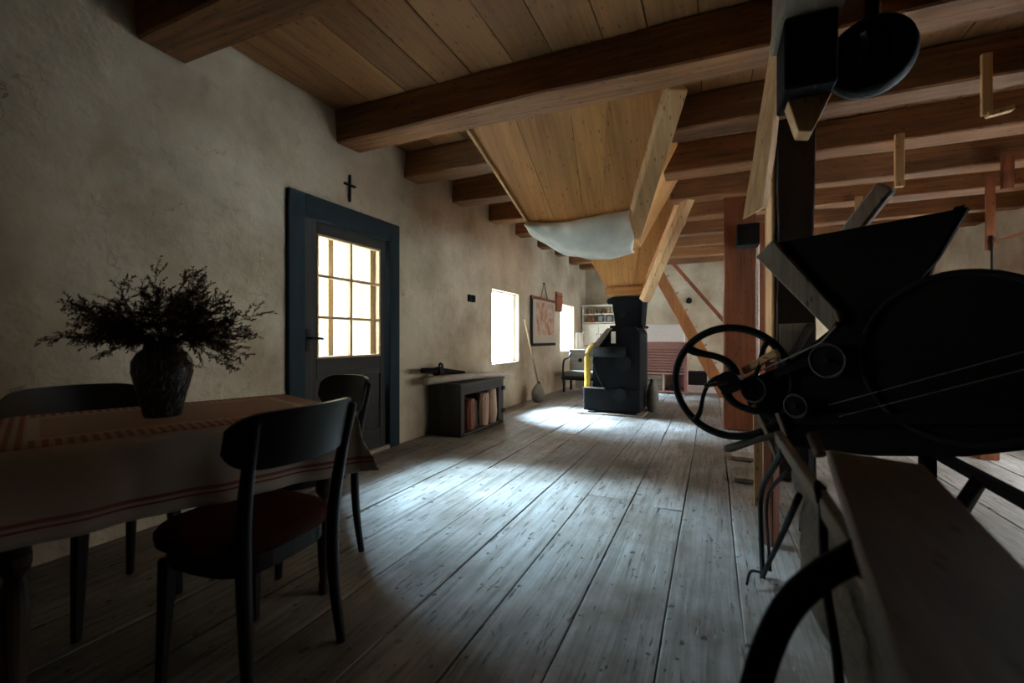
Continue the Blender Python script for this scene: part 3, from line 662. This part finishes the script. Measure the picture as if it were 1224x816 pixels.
link('shaft', tube(B(), [(0, -.34, .06), (0, .0, .04), (0, .62, -.03)], [.028, .034, .022], 10), BLKW('y'), tl_, smooth=True)
link('iron_collar', tube(B(), [(0, -.06, .03), (0, .04, .03)], .052, 12), IRON, tl_)
link('hook', tube(B(), curve([(0, .0, .06), (0, .02, .11), (0, .07, .10), (0, .09, .05)], 4), .012, 8), IRON, tl_)
tag(link('white_lath', bar(B(), (0, -.28, 0), (0, .30, .0), .04, .02, bev=.003), CREAM, loc=(-2.83 + .05, 5.45 - .25, .578)), 'whitish slat lying on the crate right beneath the window sill', 'slat')

# bench by the second window
bn = empty('wooden_bench', (-2.25, 8.75, 0), 0, 'old wooden bench with a pale cushion seat near the far left corner', 'bench')
link('seat_cushion', bx(-.42, .55, -.25, .25, .30, .40, bev=.03), HESS, bn); link('seat_frame', bx(-.44, .57, -.27, .27, .24, .30, bev=.006), FRAMEW('x'), bn)
link('back_board', bx(-.44, .57, .25, .28, .40, .82, bev=.006), GREY('x'), bn)
for sx in (-.42, .52):
    link('leg', bx(sx, sx + .04, -.25, -.21, 0, .24), FRAMEW('z'), bn); link('leg', bx(sx, sx + .04, .23, .27, 0, .24), FRAMEW('z'), bn)
    link('armrest', tube(B(), curve([(sx + .02, .26, .75), (sx + .02, .05, .66), (sx + .02, -.22, .62), (sx + .02, -.3, .45), (sx + .02, -.24, .05)], 5), .018, 8), FRAMEW('z'), bn, smooth=True)
tag(link('upright_plank', bx(-.09, .09, -.015, .015, 0, 1.16, bev=.004), GREY('z'), loc=(-2.56, 9.35, 0)), 'grey-brown plank standing upright before the second window', 'plank')

# white dresser with open shelves on far wall
ds = empty('white_dresser', (-2.42, 10.66, 0), 0, 'cream painted dresser with open shelves against the far wall', 'dresser')
def dd(name, *a, m=CREAM, **k): return link(name, bx(*a, **k), m, ds)
dd('lower_cabinet', -.40, .40, -.22, .22, 0, .86, bev=.006); dd('side_panel', -.40, -.375, -.17, .22, .86, 1.80); dd('side_panel', .375, .40, -.17, .22, .86, 1.80)
dd('back_panel', -.375, .375, .20, .22, .86, 1.80); dd('top_board', -.42, .42, -.19, .22, 1.80, 1.825, bev=.004)
for z in (1.40, 1.60): dd('shelf', -.375, .375, -.17, .20, z, z + .02)
for sx in (-.375, .003):
    d = dd('door', sx, sx + .372, -.19, -.17, .88, 1.38, bev=.004)
    link('knob', tube(B(), [(sx + (.33 if sx < 0 else .04), -.19, 1.14), (sx + (.33 if sx < 0 else .04), -.215, 1.14)], .014, 8), IRON, d)
    d = dd('door', sx, sx + .372, -.24, -.22, .06, .84, bev=.004)
jm = [RED('z'), OCHRE, HESS, plain('brown_glass_jar', (.12, .05, .02), .2)]
for i, x in enumerate((-.28, -.18, -.08, .02, .12, .22, .30)):
    h = random.uniform(.09, .14)
    tag(link('jar', lathe(B(), [(.03, 0), (.035, .02), (.035, h * .7), (.02, h * .85), (.024, h)], 12), jm[i % 4], loc=(-2.42 + x, 10.6, 1.62)), ['leftmost jar on the top shelf of the dresser', 'second jar from the left on the dresser top shelf', 'third jar from the left on the dresser top shelf', 'middle jar of seven on the dresser top shelf', 'third jar from the right on the dresser top shelf', 'second jar from the right on the dresser top shelf', 'rightmost jar on the top shelf of the dresser'][i], 'jar', 'jars on the top shelf of the dresser')
for x, lab in ((-.26, 'small reddish box at the left of the dresser middle shelf'), (-.17, 'narrow reddish box beside the picture frames on the dresser')):
    tag(link('tin_box', bx(-.04, .04, -.04, .04, 0, .13, bev=.004), RED('z'), loc=(-2.42 + x, 10.6, 1.42)), lab, 'box')
for x, lab in ((.02, 'left dark picture frame on the middle shelf of the dresser'), (.23, 'right dark picture frame on the middle shelf of the dresser')):
    f = empty('picture_frame', (-2.42 + x, 10.56, 1.42), 0, lab, 'frame')
    for a in ((-.075, -.055, 0, .165), (.055, .075, 0, .165), (-.055, .055, 0, .02), (-.055, .055, .145, .165)): link('frame_strip', bx(a[0], a[1], -.01, .01, a[2], a[3]), IRON, f)
    link('print', bx(-.055, .055, -.003, .003, .02, .145), HESS, f)
hk = tag(link('round_tin', tube(B(), [(0, -.06, 0), (0, .06, 0)], .075, 16), IRON, loc=(-2.17, 10.58, 1.90)), 'round black tin standing on top of the dresser', 'tin')

# pink roll-front cabinet
rc = empty('roll_front_cabinet', (-.86, 9.3, 0), 0, 'dusty pink cabinet with a slatted roll front and open lower compartments', 'cabinet')
def rp(name, *a, m=PINK, **k): return link(name, bx(*a, **k), m, rc)
rp('side_panel', -.42, -.40, -.2, .2, 0, .95); rp('side_panel', .37, .42, -.2, .2, 0, .95); rp('top_board', -.43, .43, -.22, .2, .95, .975, bev=.004)
rp('back_panel', -.40, .37, .18, .2, 0, .95); rp('header_rail', -.40, .37, -.2, -.17, .84, .95)
for i in range(8): link('roll_slat', bx(-.40, .37, -.19 + .002 * (i % 2), -.165, .42 + i * .0525, .42 + (i + 1) * .0525 - .012, bev=.006), PINK, rc)
rp('middle_shelf', -.40, .37, -.2, .18, .36, .40); rp('bottom_board', -.40, .37, -.2, .18, .02, .05); rp('divider', -.02, .01, -.2, .18, .05, .36, m=CREAM)
for i in range(3): link('drawer', bx(-.395, -.03, -.19, -.1, .055 + i * .1, .145 + i * .1, bev=.004), GREY('x'), rc)
tag(link('dark_bundle', lathe(B(), [(.05, 0), (.10, .02), (.09, .08), (.04, .12)], 12), DARKV, loc=(-.68, 9.26, .052), smooth=True), 'dark rounded bundle in the open lower compartment of the pink cabinet', 'bundle')
wc = empty('white_cupboard', (-.95, 10.0, 0), 0, 'plain white cupboard standing behind the pink cabinet', 'cupboard')
link('carcass', bx(-.40, .42, -.2, .2, 0, 1.33, bev=.008), WHITEP, wc); link('door', bx(-.30, .42, -.215, -.2, .1, 1.30, bev=.004), WHITEP, wc); link('side_strip', bx(-.36, -.31, -.216, -.2, .1, 1.30), PINK, wc)
ct = tag(link('black_crate', bx(-.17, .17, -.15, .15, 0, .26, bev=.01), IRON, loc=(-.27, 9.65, .14)), 'black box on the low white step beside the pink cabinet', 'box')
tag(link('low_white_box', bx(-.28, .35, -.2, .25, 0, .14, bev=.006), WHITEP, loc=(-.16, 9.6, 0)), 'low white box on the floor between pink cabinet and brace', 'box')
tag(link('wall_lamp', lathe(B(), [(.03, 0), (.06, .03), (.05, .10), (.02, .13)], 12), IRON, loc=(-.48, YF - .065, 1.82)), 'small dark round fitting on the far white wall', 'fitting')
# things low at right, seen under the machine
tag(link('white_screen', bx(-.28, .12, -.02, .02, 0, .9, bev=.005), WHITEP, loc=(2.75, 7.4, 0), rot=(R(-6), 0, 0)), 'white panel standing on the floor at the right behind the reddish post', 'panel')
tag(link('grey_screen', bx(-.25, .25, -.02, .02, 0, .8, bev=.005), CANVAS, loc=(2.15, 6.5, 0), rot=(R(-6), 0, 0)), 'pale grey panel standing left of the reddish post', 'panel')
bk = empty('dark_pot', (2.75, 5.9, 0), 0, 'dark iron pot on the floor at the right edge', 'pot')
link('pot_body', lathe(B(), [(.07, 0), (.10, .04), (.11, .14), (.09, .2), (.10, .21)], 18), IRON, bk, smooth=True); link('pot_handle', tube(B(), [(-.1, 0, .16), (-.28, -.02, .2)], .012, 8), IRON, bk)
for k, (x, y, lx, ly, lab) in enumerate([(.26, 4.45, .11, .10, 'short loose board on the floor near the wooden handle, farther one'), (.24, 3.85, .09, .16, 'short loose board on the floor near the wooden handle, nearer one')]):
    tag(link('loose_board', bx(-lx, lx, -ly, ly, .004, .035, bev=.003), GREY('y'), loc=(x, y, 0), rot=(0, 0, R(-3))), lab, 'board')
for k, (a, b_, w, m, lab) in enumerate([((.262, 3.22, .005), (.250, 3.15, .70), .05, PALE('z'), 'pale orange slat standing behind the machine legs'),
      ((.36, 3.35, .005), (.33, 3.3, .9), .06, RED('z'), 'darker brown slat leaning beside the pale orange slat'),
      ((.50, 4.75, .005), (.50, 4.68, 1.02), .035, PALE('z'), 'thin upright lath behind the flywheel, left one'), ((.545, 4.6, .005), (.555, 4.52, .98), .03, PALE('z'), 'thin upright lath behind the flywheel, right one')]):
    c = Vector(a); tag(link('leaning_slat', bar(B(), Vector((0, 0, 0)), Vector(b_) - c, w * .5, w, bev=.003, up=(1, 0, 0)), m, loc=c), lab, 'slat')

# ================================================================== TABLE, CLOTH, VASE, CHAIRS
T = empty('dining_table', (-1.893, 1.104, 0), R(70), 'wooden table with turned legs under a printed cloth, left foreground', 'table')
HX, HY = .51, .365
TW = wood('brown_table_wood', (.05, .03, .02), (.12, .075, .05), 'z', .45, 1, .05, False)
link('tabletop', bx(-HX, HX, -HY, HY, .72, .748, bev=.005), TW, T)
for a in ((-HX + .10, HX - .10, -HY + .05, -HY + .07), (-HX + .10, HX - .10, HY - .07, HY - .05)): link('apron', bx(a[0], a[1], a[2], a[3], .62, .72), TW, T)
for a in (-HX + .05, HX - .07): link('apron', bx(a, a + .02, -HY + .10, HY - .10, .62, .72), TW, T)
prof = [(.022, 0), (.026, .03), (.020, .06), (.026, .12), (.033, .30), (.028, .36), (.020, .39), (.036, .42), (.036, .45), (.022, .48), (.032, .51), (.032, .53), (.02, .55), (.035, .57), (.035, .60)]
for sx in (-1, 1):
    for sy in (-1, 1):
        bm = lathe(B(), prof, 16, (sx * (HX - .075), sy * (HY - .075), 0)); box(bm, sx * (HX - .075) - .033, sx * (HX - .075) + .033, sy * (HY - .075) - .033, sy * (HY - .075) + .033, .60, .72)
        link('leg', bm, TW, T)
def tcloth():
    O = .275; bm = B(); uvl = bm.loops.layers.uv.new('cloth'); nu, nv = 84, 66; g = []
    for i in range(nu + 1):
        row = []
        for j in range(nv + 1):
            u = -(HX + O) + 2 * (HX + O) * i / nu; v = -(HY + O) + 2 * (HY + O) * j / nv
            eu = max(0, abs(u) - HX); ev = max(0, abs(v) - HY); su = 1 if u > 0 else -1; sv = 1 if v > 0 else -1
            drop = (math.hypot(eu, ev) if u < 0 else max(eu, ev) + .08 * min(eu, ev)) if eu and ev else eu + ev
            fold = drop / O
            x = max(-HX, min(HX, u)); y = max(-HY, min(HY, v)); z = .7545
            mn = min(eu, ev)
            if eu: x += su * (min(eu, .012) + mn * .15 + fold * (.012 + .012 * math.sin(v * 19 + 1) + .006 * math.sin(v * 43)))
            if ev: y += sv * (min(ev, .012) + mn * .30 + fold * (.012 + .014 * math.sin(u * 15 + .5) + .006 * math.sin(u * 37)))
            if drop: z -= max(0, drop - .006) * (.95 - .10 * (mn / O))
            z += 0 if drop else .0012 * (1 + noise.noise(Vector((u * 9, v * 9, 0))))
            row.append((bm.verts.new((x, y, z)), (u, v)))
        g.append(row)
    for i in range(nu):
        for j in range(nv):
            q = [g[i][j], g[i + 1][j], g[i + 1][j + 1], g[i][j + 1]]; f = bm.faces.new([a[0] for a in q])
            for l, a in zip(f.loops, q): l[uvl].uv = a[1]
    return bm
tc = link('tablecloth', tcloth(), clothmat(), loc=(-1.893, 1.104, 0), rot=(0, 0, R(70)), smooth=True)
s_ = tc.modifiers.new('thickness', 'SOLIDIFY'); s_.thickness = .0015; s_.offset = 1
tag(tc, 'cream tablecloth with red gingham band draped over the table', 'tablecloth')

vz = .757
vb = B(); lathe(vb, [(.055, 0), (.060, .008), (.068, .05), (.083, .11), (.096, .165), (.095, .205), (.078, .238), (.060, .252), (.056, .268), (.063, .28), (.055, .28), (.048, .265), (.045, .2), (.03, .18)], 36)
tag(link('vase', vb, vasemat(), loc=(-1.90, 1.04, vz), smooth=True), 'dark bulbous ceramic vase with light scratched leaf pattern on the tablecloth', 'vase')
bq = empty('dried_bouquet', (-1.90, 1.04, vz + .262), 0, 'bushy bouquet of dried dark twigs standing in the vase', 'dried flowers')
TWIG = plain('dried_twig', (.13, .075, .055), .9, 0, .1)
bq.scale = (.80, .80, .74)
rng = random.Random(11)
def sprig(bm, p, d, L, r0, depth=0):
    pts = [p]; dd_ = d.normalized(); n = 7
    for i in range(n):
        dd_ = (dd_ + Vector((rng.uniform(-.22, .22), rng.uniform(-.22, .22), rng.uniform(-.2, .12)))).normalized(); pts.append(pts[-1] + dd_ * L / n)
    tube(bm, pts, [r0 * (1 - .7 * i / n) for i in range(n + 1)], 4)
    if depth < 1:
        for i in range(2, n + 1):
            for _ in range(2 if i < n else 3):
                dv = (pts[i] - pts[i - 1]).normalized() + Vector((rng.uniform(-1, 1), rng.uniform(-1, 1), rng.uniform(-.6, .8))) * .75
                sprig(bm, pts[i], dv, L * rng.uniform(.18, .32), r0 * .5, depth + 1)
    else:
        for i in range(2, n + 1):                      # small husk-like buds
            q = pts[i]
            for _ in range(2):
                v = (dd_ + Vector((rng.uniform(-1, 1), rng.uniform(-1, 1), rng.uniform(-.7, 1)))).normalized(); s = v.cross(Vector((.3, .5, .8))).normalized(); w = rng.uniform(.0026, .0046); l = rng.uniform(.014, .026)
                a = [bm.verts.new(q), bm.verts.new(q + v * l * .5 + s * w), bm.verts.new(q + v * l), bm.verts.new(q + v * l * .5 - s * w)]
                t_ = bm.verts.new(q + v * l * .5 + s.cross(v) * w)
                for f in ((0, 1, 4), (1, 2, 4), (2, 3, 4), (3, 0, 4)): bm.faces.new([a[k] if k < 4 else t_ for k in f])
# directions in the camera's right/up sense: rv = right of camera, fv = away
rv, fv, up = Vector((.915, .404, 0)), Vector((-.404, .915, 0)), Vector((0, 0, 1))
dirs = []
for k in range(80):
    a = rng.uniform(-1.0, 1.0)
    dirs.append((a * 1.15, rng.uniform(-.8, .8), rng.uniform(.15, 1.0) * (1.15 - .55 * abs(a)), rng.uniform(.17, .30)))
dirs += [(-1.2, -.1, .75, .33), (-1.1, .1, .85, .31), (-1.3, .1, .55, .25), (.3, 0, 1.2, .34), (0, .2, 1.3, .33), (-.25, 0, 1.2, .33), (1.25, 0, .18, .38), (1.1, -.2, -.25, .27), (.95, -.2, -.45, .27), (.85, .1, -.35, .25), (1.2, .2, .0, .30), (.6, 0, 1, .34), (-.9, -.2, .2, .25), (1.0, -.1, .45, .30)]
for a, b_, c, L in dirs:
    bm = B(); p0 = rv * a * .02 + fv * b_ * .02
    p1 = rv * a * .05 + fv * b_ * .04 + Vector((0, 0, .03 if c > 0 else .045))
    tube(bm, [p0 + Vector((0, 0, -.06)), p0, p1], .0022, 4)
    sprig(bm, p1, rv * a + fv * b_ * .7 + up * c, L, .0026)
    link('branch', bm, TWIG, bq)

# chairs
def rail_board(r, wtop, z0, z1, ydepth, thick, lean, crown=.008):
    """curved back board: arc in plan, concave toward the sitter"""
    bm = B(); n = 44; g = []
    for i in range(n + 1):
        t = -1 + 2 * i / n; x = t * wtop / 2; arc = -ydepth * (1 - t * t)
        round_ = (1 - abs(t) ** 9)
        zz0 = z0 + (1 - round_) * (z1 - z0) * .35; zz1 = z1 - (1 - round_) * (z1 - z0) * .25 + crown * (1 - t * t)
        row = []
        for z in (zz0, zz0 + (zz1 - zz0) * .5, zz1):
            y = arc - lean * (z - z0)
            row.append((x, y, z))
        g.append([bm.verts.new(p) for p in row] + [bm.verts.new((p[0], p[1] - thick, p[2])) for p in row[::-1]])
    for a, b_ in zip(g, g[1:]):
        for k in range(6): bm.faces.new([a[k], a[(k + 1) % 6], b_[(k + 1) % 6], b_[k]])
    bm.faces.new(g[0]); bm.faces.new(g[-1][::-1]); return bm
def make_chair(loc, rz, label):
    c = empty('dining_chair', loc, rz, label, 'chair', None)
    sb = B(); n = 28
    ring = []
    for z, s in ((.435, .985), (.45, 1.0), (.47, 1.0), (.485, .95), (.494, .82), (.498, .5)):
        rr = []
        for k in range(n):
            t = 2 * math.pi * k / n; cx, cy = math.cos(t), math.sin(t)
            ex = abs(cx) ** .62 * (1 if cx > 0 else -1); ey = abs(cy) ** .62 * (1 if cy > 0 else -1)
            rr.append(sb.verts.new((ex * .215 * s * (1 + .06 * ey), ey * .21 * s, z)))
        ring.append(rr)
    for a, b_ in zip(ring, ring[1:]):
        for k in range(n): sb.faces.new([a[k], a[(k + 1) % n], b_[(k + 1) % n], b_[k]])
    sb.faces.new(ring[0][::-1]); sb.faces.new(ring[-1])
    link('seat', sb, SEATF, c, smooth=True)
    fb = B(); m = 28
    for z in (0,):
        pts = []
        for k in range(m):
            t = 2 * math.pi * k / m; cx, cy = math.cos(t), math.sin(t)
            pts.append((abs(cx) ** .6 * (1 if cx > 0 else -1) * .192, abs(cy) ** .6 * (1 if cy > 0 else -1) * .188))
        a = [fb.verts.new((x, y, .375)) for x, y in pts]; b_ = [fb.verts.new((x, y, .435)) for x, y in pts]
        fb.faces.new(a[::-1]); fb.faces.new(b_)
        for k in range(m): fb.faces.new([a[k], a[(k + 1) % m], b_[(k + 1) % m], b_[k]])
    link('seat_frame', fb, CHAIRW('x'), c)
    for sx in (-1, 1):
        link('leg', bar(B(), (sx * .150, .155, .38), (sx * .165, .165, 0), .042, .042, bev=.006, w2=.026, h2=.026), CHAIRW(), c)
        pts = curve([(sx * .180, -.215, 0), (sx * .172, -.190, .22), (sx * .175, -.185, .44), (sx * .185, -.205, .62), (sx * .192, -.245, .80), (sx * .192, -.252, .825)], 5)
        link('back_post', tube(B(), pts, [.015 + .006 * math.sin(math.pi * min(1, p.z / .85)) for p in pts], 8), CHAIRW(), c, smooth=True)
    link('top_rail', rail_board(0, .475, .685, .845, .085, .018, .22), CHAIRW('x'), c, loc=(0, -.165, 0), smooth=False)
    return c
make_chair((-1.38, 1.01, 0), R(94), 'black wooden chair with dark red seat, nearest, its back to the camera')
make_chair((-1.83, 1.615, 0), R(160), 'black wooden chair with red seat at the table end before the door')
make_chair((-2.175, .995, 0), R(-90), 'black wooden chair on the wall side of the table behind the vase')

# ================================================================== WINNOWING MACHINE
wm = empty('winnowing_machine', (1.308, 1.744, 0), -math.atan2(.6, .8), 'big black winnowing machine with hopper, belt wheels and spoked flywheel', 'machine')
def wl(name, bm, m=None, **k): return link(name, bm, m or BLKW('x'), wm, **k)
def wl_hull(name, pts, m=None, **k): return link(name, hull(B(), pts), m or BLKW('x'), wm, **k)
wl('hopper_front', prism(B(), [(-1.298, 1.515), (-.614, 1.515), (-.70, 1.34), (-.78, 1.24), (-.86, 1.09), (-1.01, 1.09)], .02, .045, .003), BLKW('x'))
wl('hopper_back', prism(B(), [(-1.298, 1.515), (-.80, 1.515), (-.90, 1.20), (-1.01, 1.09)], .44, .465, .003))
wl('slope_board', prism(B(), [(-1.385, 1.455), (-1.300, 1.525), (-1.005, 1.15), (-1.045, 1.075)], -.01, .49, .005), GREY('z'), label='grey worn sloping end board of the hopper')
wl_hull('slope_board', [(-.86, 0, 1.07), (-.84, 0, 1.07), (-.99, .44, 1.07), (-1.01, .44, 1.07), (-.645, 0, 1.52), (-.615, 0, 1.52), (-.79, .44, 1.52), (-.82, .44, 1.52)])
wl('housing', prism(B(), [(-1.04, 1.10), (-1.24, .93), (-1.44, .83), (-1.44, .72), (-1.36, .60), (-1.28, .535), (-.90, .57), (-.62, .63), (-.3, .75), (-.05, .85), (-.05, 1.0), (-.55, 1.1), (-.86, 1.12)], .0, .48, .008))
drum_pts = [(-.62 + .30 * math.cos(t * math.pi / 20), .98 + .30 * math.sin(t * math.pi / 20)) for t in range(40)]
wl('fan_drum', prism(B(), drum_pts, -.02, .50, .006)); 
bm = B(); closed_tube(bm, [(x_, -.025, z_) for x_, z_ in drum_pts], .012, 6, .012); wl('drum_rim', bm, IRON, smooth=True)
for z0, z1 in (((-1.30, .66), (-.30, .82)), ((-1.36, .84), (-.9, 1.05))):
    wl('batten', bar(B(), (z0[0], -.018, z0[1]), (z1[0], -.018, z1[1]), .035, .045, bev=.004))
# legs
for s, d, t in ((-1.37, .10, .62), (-1.37, .42, .62), (-.35, .10, .80), (-.35, .42, .80)):
    wl('leg', bar(B(), (s, d, 0), (s, d, t), .05, .06, bev=.004), RED('z') if s < -1 and d < .2 else BLKW('z'))
# flywheel in a plane turned a little towards the room
fw = empty('flywheel', (-1.46, -.10, .83), R(22)); fw.parent = wm
r_ = .272; bm = B(); closed_tube(bm, [(r_ * math.cos(t * math.pi / 28), 0, r_ * math.sin(t * math.pi / 28)) for t in range(56)], .019, 8, .019); link('rim', bm, IRON, fw, smooth=True)
for k in range(4):
    a = R(135 + 90 * k + 5); pts = []
    for t in [i / 12 for i in range(13)]:
        rr = .04 + (r_ - .04) * t; an = a - R(80) * (1 - t) ** 1.2 * 1.0 + R(18) * math.sin(math.pi * t); pts.append((rr * math.cos(an), 0, rr * math.sin(an)))
    link('spoke', tube(B(), pts, [.027 - .010 * math.sin(math.pi * i / 12) for i in range(13)], 8, squash=.6), IRON, fw, smooth=True)
link('hub', disc(B(), (0, 0), .055, -.04, .05, 20), IRON, fw)
link('crank_pin', tube(B(), [(0, -.04, 0), (-.10, -.09, -.02)], [.008, .011], 8), GREY('x'), fw, label='pale worn crank pin')
wl('axle', tube(B(), [(-1.46, -.12, .83), (-1.36, .3, .83)], .018, 10), IRON)
# pulleys, belts
def pulley(s, z, r, d=-.05, w=.03):
    p = empty('pulley', (s, d, z)); p.parent = wm
    link('wheel', disc(B(), (0, 0), r, -w / 2, w / 2, 26), BLKW('z'), p)
    bm = B(); closed_tube(bm, [(r * math.cos(t * math.pi / 14), -w / 2, r * math.sin(t * math.pi / 14)) for t in range(28)], .006, 6); link('flange', bm, plain('worn_steel_edge', (.05, .045, .04), .6, 0), p, smooth=True)
    link('bolt', tube(B(), [(0, -w / 2 - .02, 0), (0, -w / 2, 0)], .014, 6), IRON, p)
pulley(-1.36, .80, .062); pulley(-1.03, .955, .07); pulley(-1.16, .745, .05); pulley(-.28, 1.03, .09)
BELT = plain('belt_leather', (.10, .085, .07), .7)
wl('belt', tube(B(), [(-1.03, -.055, .765), (-.28, -.055, 1.085)], .0028, 6), BELT); wl('belt', tube(B(), [(-.99, -.055, .722), (-.28, -.055, 1.03)], .0028, 6), BELT)
wl('belt', tube(B(), [(-1.385, -.055, .865), (-1.06, -.055, 1.03), (-1.0, -.055, 1.10)], .004, 6), plain('pale_cord', (.30, .27, .23), .7))
wl('bearing_strip', bar(B(), (-1.42, -.05, .885), (-1.25, -.05, .985), .03, .035, bev=.003), PALE('x'))
wl('grey_block', prism(B(), [(-1.305, 1.12), (-1.17, 1.12), (-1.235, 1.0), (-1.30, .93)], .05, .13, .003), GREY('z'), label='small pale grey wooden wedge block')
wl('lever_handle', bar(B(), (-1.33, .53, 1.45), (-1.05, .53, 1.80), .055, .09, bev=.012, n=4, jit=.006), GREY('z'), label='grey rough wooden lever behind the hopper')
wl('wooden_handle', tube(B(), curve([(-1.515, -.06, .475), (-1.47, -.06, .495), (-1.38, -.06, .54), (-1.28, -.06, .585), (-1.22, -.03, .615)], 4), [.016, .019, .021, .022, .022, .021, .02, .019, .018, .017, .016, .015, .015, .015, .015, .015, .015], 10), wood('handle_wood', (.03, .02, .013), (.11, .08, .055), 'x', .7, 1, .05, False), smooth=True, label='worn wooden handle jutting out to the left')
wl('latch_bar', bar(B(), (-1.37, -.05, .72), (-1.29, -.05, .58), .02, .032, bev=.004, w2=.02, h2=.02), GREY('z')); wl('latch_bar', bar(B(), (-1.30, -.05, .60), (-1.24, -.05, .47), .02, .03, bev=.004), GREY('z'))
wl('latch_bar', bar(B(), (-1.25, -.05, .70), (-1.21, -.05, .60), .02, .022, bev=.003), GREY('z'))
wl('small_pin', tube(B(), [(-1.0, -.03, 1.12), (-1.015, -.03, 1.17)], .008, 8), GREY('z'))
# bent iron braces at the left foot
def iron(name, pts, r, par=None, m=None): return link(name, tube(B(), curve(pts, 5), r, 8), m or IRON, par, smooth=True)
ib = empty('iron_stand', (.2, 2.2, 0), 0, 'bent thin black iron stand on the floor under the wooden handle', 'stand')
iron('rod', [(0, -.58, .70), (0, -.40, .62), (0, .12, .36), (0, .13, .15), (0, .06, 0)], .011, ib); iron('rod', [(.0, -.85, .65), (.0, -.5, .40), (0, -.12, .14), (0, .04, .02)], .009, ib)
iron('rod', [(.03, -.50, .64), (.03, .2, .30), (.03, .08, .03)], .007, ib); iron('hook', [(0, .05, .03), (-.05, .0, .05), (-.07, -.06, .02)], .006, ib)

# ================================================================== FOREGROUND FEED FRAME
ff = empty('feed_frame', (.2, .9, 0), 0, 'wooden feed frame with broad worn top board in the right foreground', 'frame')
def fl(name, bm, m, **k): return link(name, bm, m, ff, **k)
DBR = wood('dark_brown_worn', (.06, .042, .03), (.17, .125, .09), 'y', .7, 1, .05, True)
def P(x, y, z): return (x - .2, y - .9, z)
bmb = hull(B(), [P(.105, .26, .772), P(.26, .26, .772), P(.40, 1.20, .772), P(.235, 1.22, .772), P(.105, .26, .80), P(.26, .26, .79), P(.40, 1.20, .79), P(.235, 1.22, .80)])
bmesh.ops.bevel(bmb, geom=list(bmb.edges), offset=.004, segments=1, affect='EDGES'); fl('top_board', bmb, DBR)
fl('side_rail', bar(B(), P(.205, 1.78, .715), P(.195, .40, .725), .022, .035, bev=.003, n=4, jit=.006), GREY('y'), label='pale grey lath rail along the left side')
def panel(u, v):
    y = 1.62 - .95 * u; z = .70 - .42 * v; x = .225 + .05 * v * v + .022 * noise.noise(Vector((u * 11, v * 8, 4))) + .012 * noise.noise(Vector((u * 5, v * 5, 0))) + .015 * math.sin(9 * u + 4 * v) * v
    return P(x, y, z)
pb = cloth_grid(24, 14, panel); po = fl('sacking_panel', pb, HESS, smooth=True); q = po.modifiers.new('thickness', 'SOLIDIFY'); q.thickness = .006
fl('corner_leg', bar(B(), P(.30, 1.15, 0), P(.30, 1.15, .772), .05, .05, bev=.004), BLKW('z')); fl('corner_leg', bar(B(), P(.24, .40, 0), P(.24, .40, .772), .05, .05, bev=.004), BLKW('z'))
fl('stay_rod', tube(B(), curve([P(.195, 1.05, .73), P(.19, 1.0, .6), P(.195, .92, .46), P(.20, .88, .05)], 5), .008, 8), IRON, smooth=True)
fl('rod_hook', tube(B(), curve([P(.19, 1.05, .73), P(.19, 1.08, .76), P(.21, 1.12, .74)], 4), .006, 8), IRON, smooth=True)
fl('upright_cover', tube(B(), curve([P(.20, 1.18, .84), P(.21, 1.15, .80)], 4), .012, 8), GREY('z'))
fl('curved_handle', tube(B(), curve([P(.181, .740, .766), P(.160, .725, .757), P(.134, .715, .740), P(.099, .699, .707), P(.074, .688, .663), P(.053, .679, .596), P(.043, .675, .53), P(.04, .675, .40)], 5), .019, 12), BLKW('z'), smooth=True, label='thick black curved handle rim nearest the camera')
fl('handle_socket', bar(B(), P(.175, .738, .762), P(.215, .76, .74), .05, .05, bev=.006), BLKW('z'))
sr = empty('side_frame', (.8, 1.9, 0), 0, 'low dark rail frame beyond the feed board at the right', 'frame')
for a, b_, w in (((0, .5, .60), (-.02, -.6, .60), .035), ((.0, .08, .59), (-.2, -.25, .52), .035), ((-.2, .3, .50), (-.2, -.6, .50), .04)):
    link('rail', bar(B(), a, b_, w, w, bev=.004), BLKW('y'), sr)
for y in (.45, -.55): link('upright', bar(B(), (-.01, y, 0), (-.01, y, .60), .045, .045), BLKW('z'), sr)
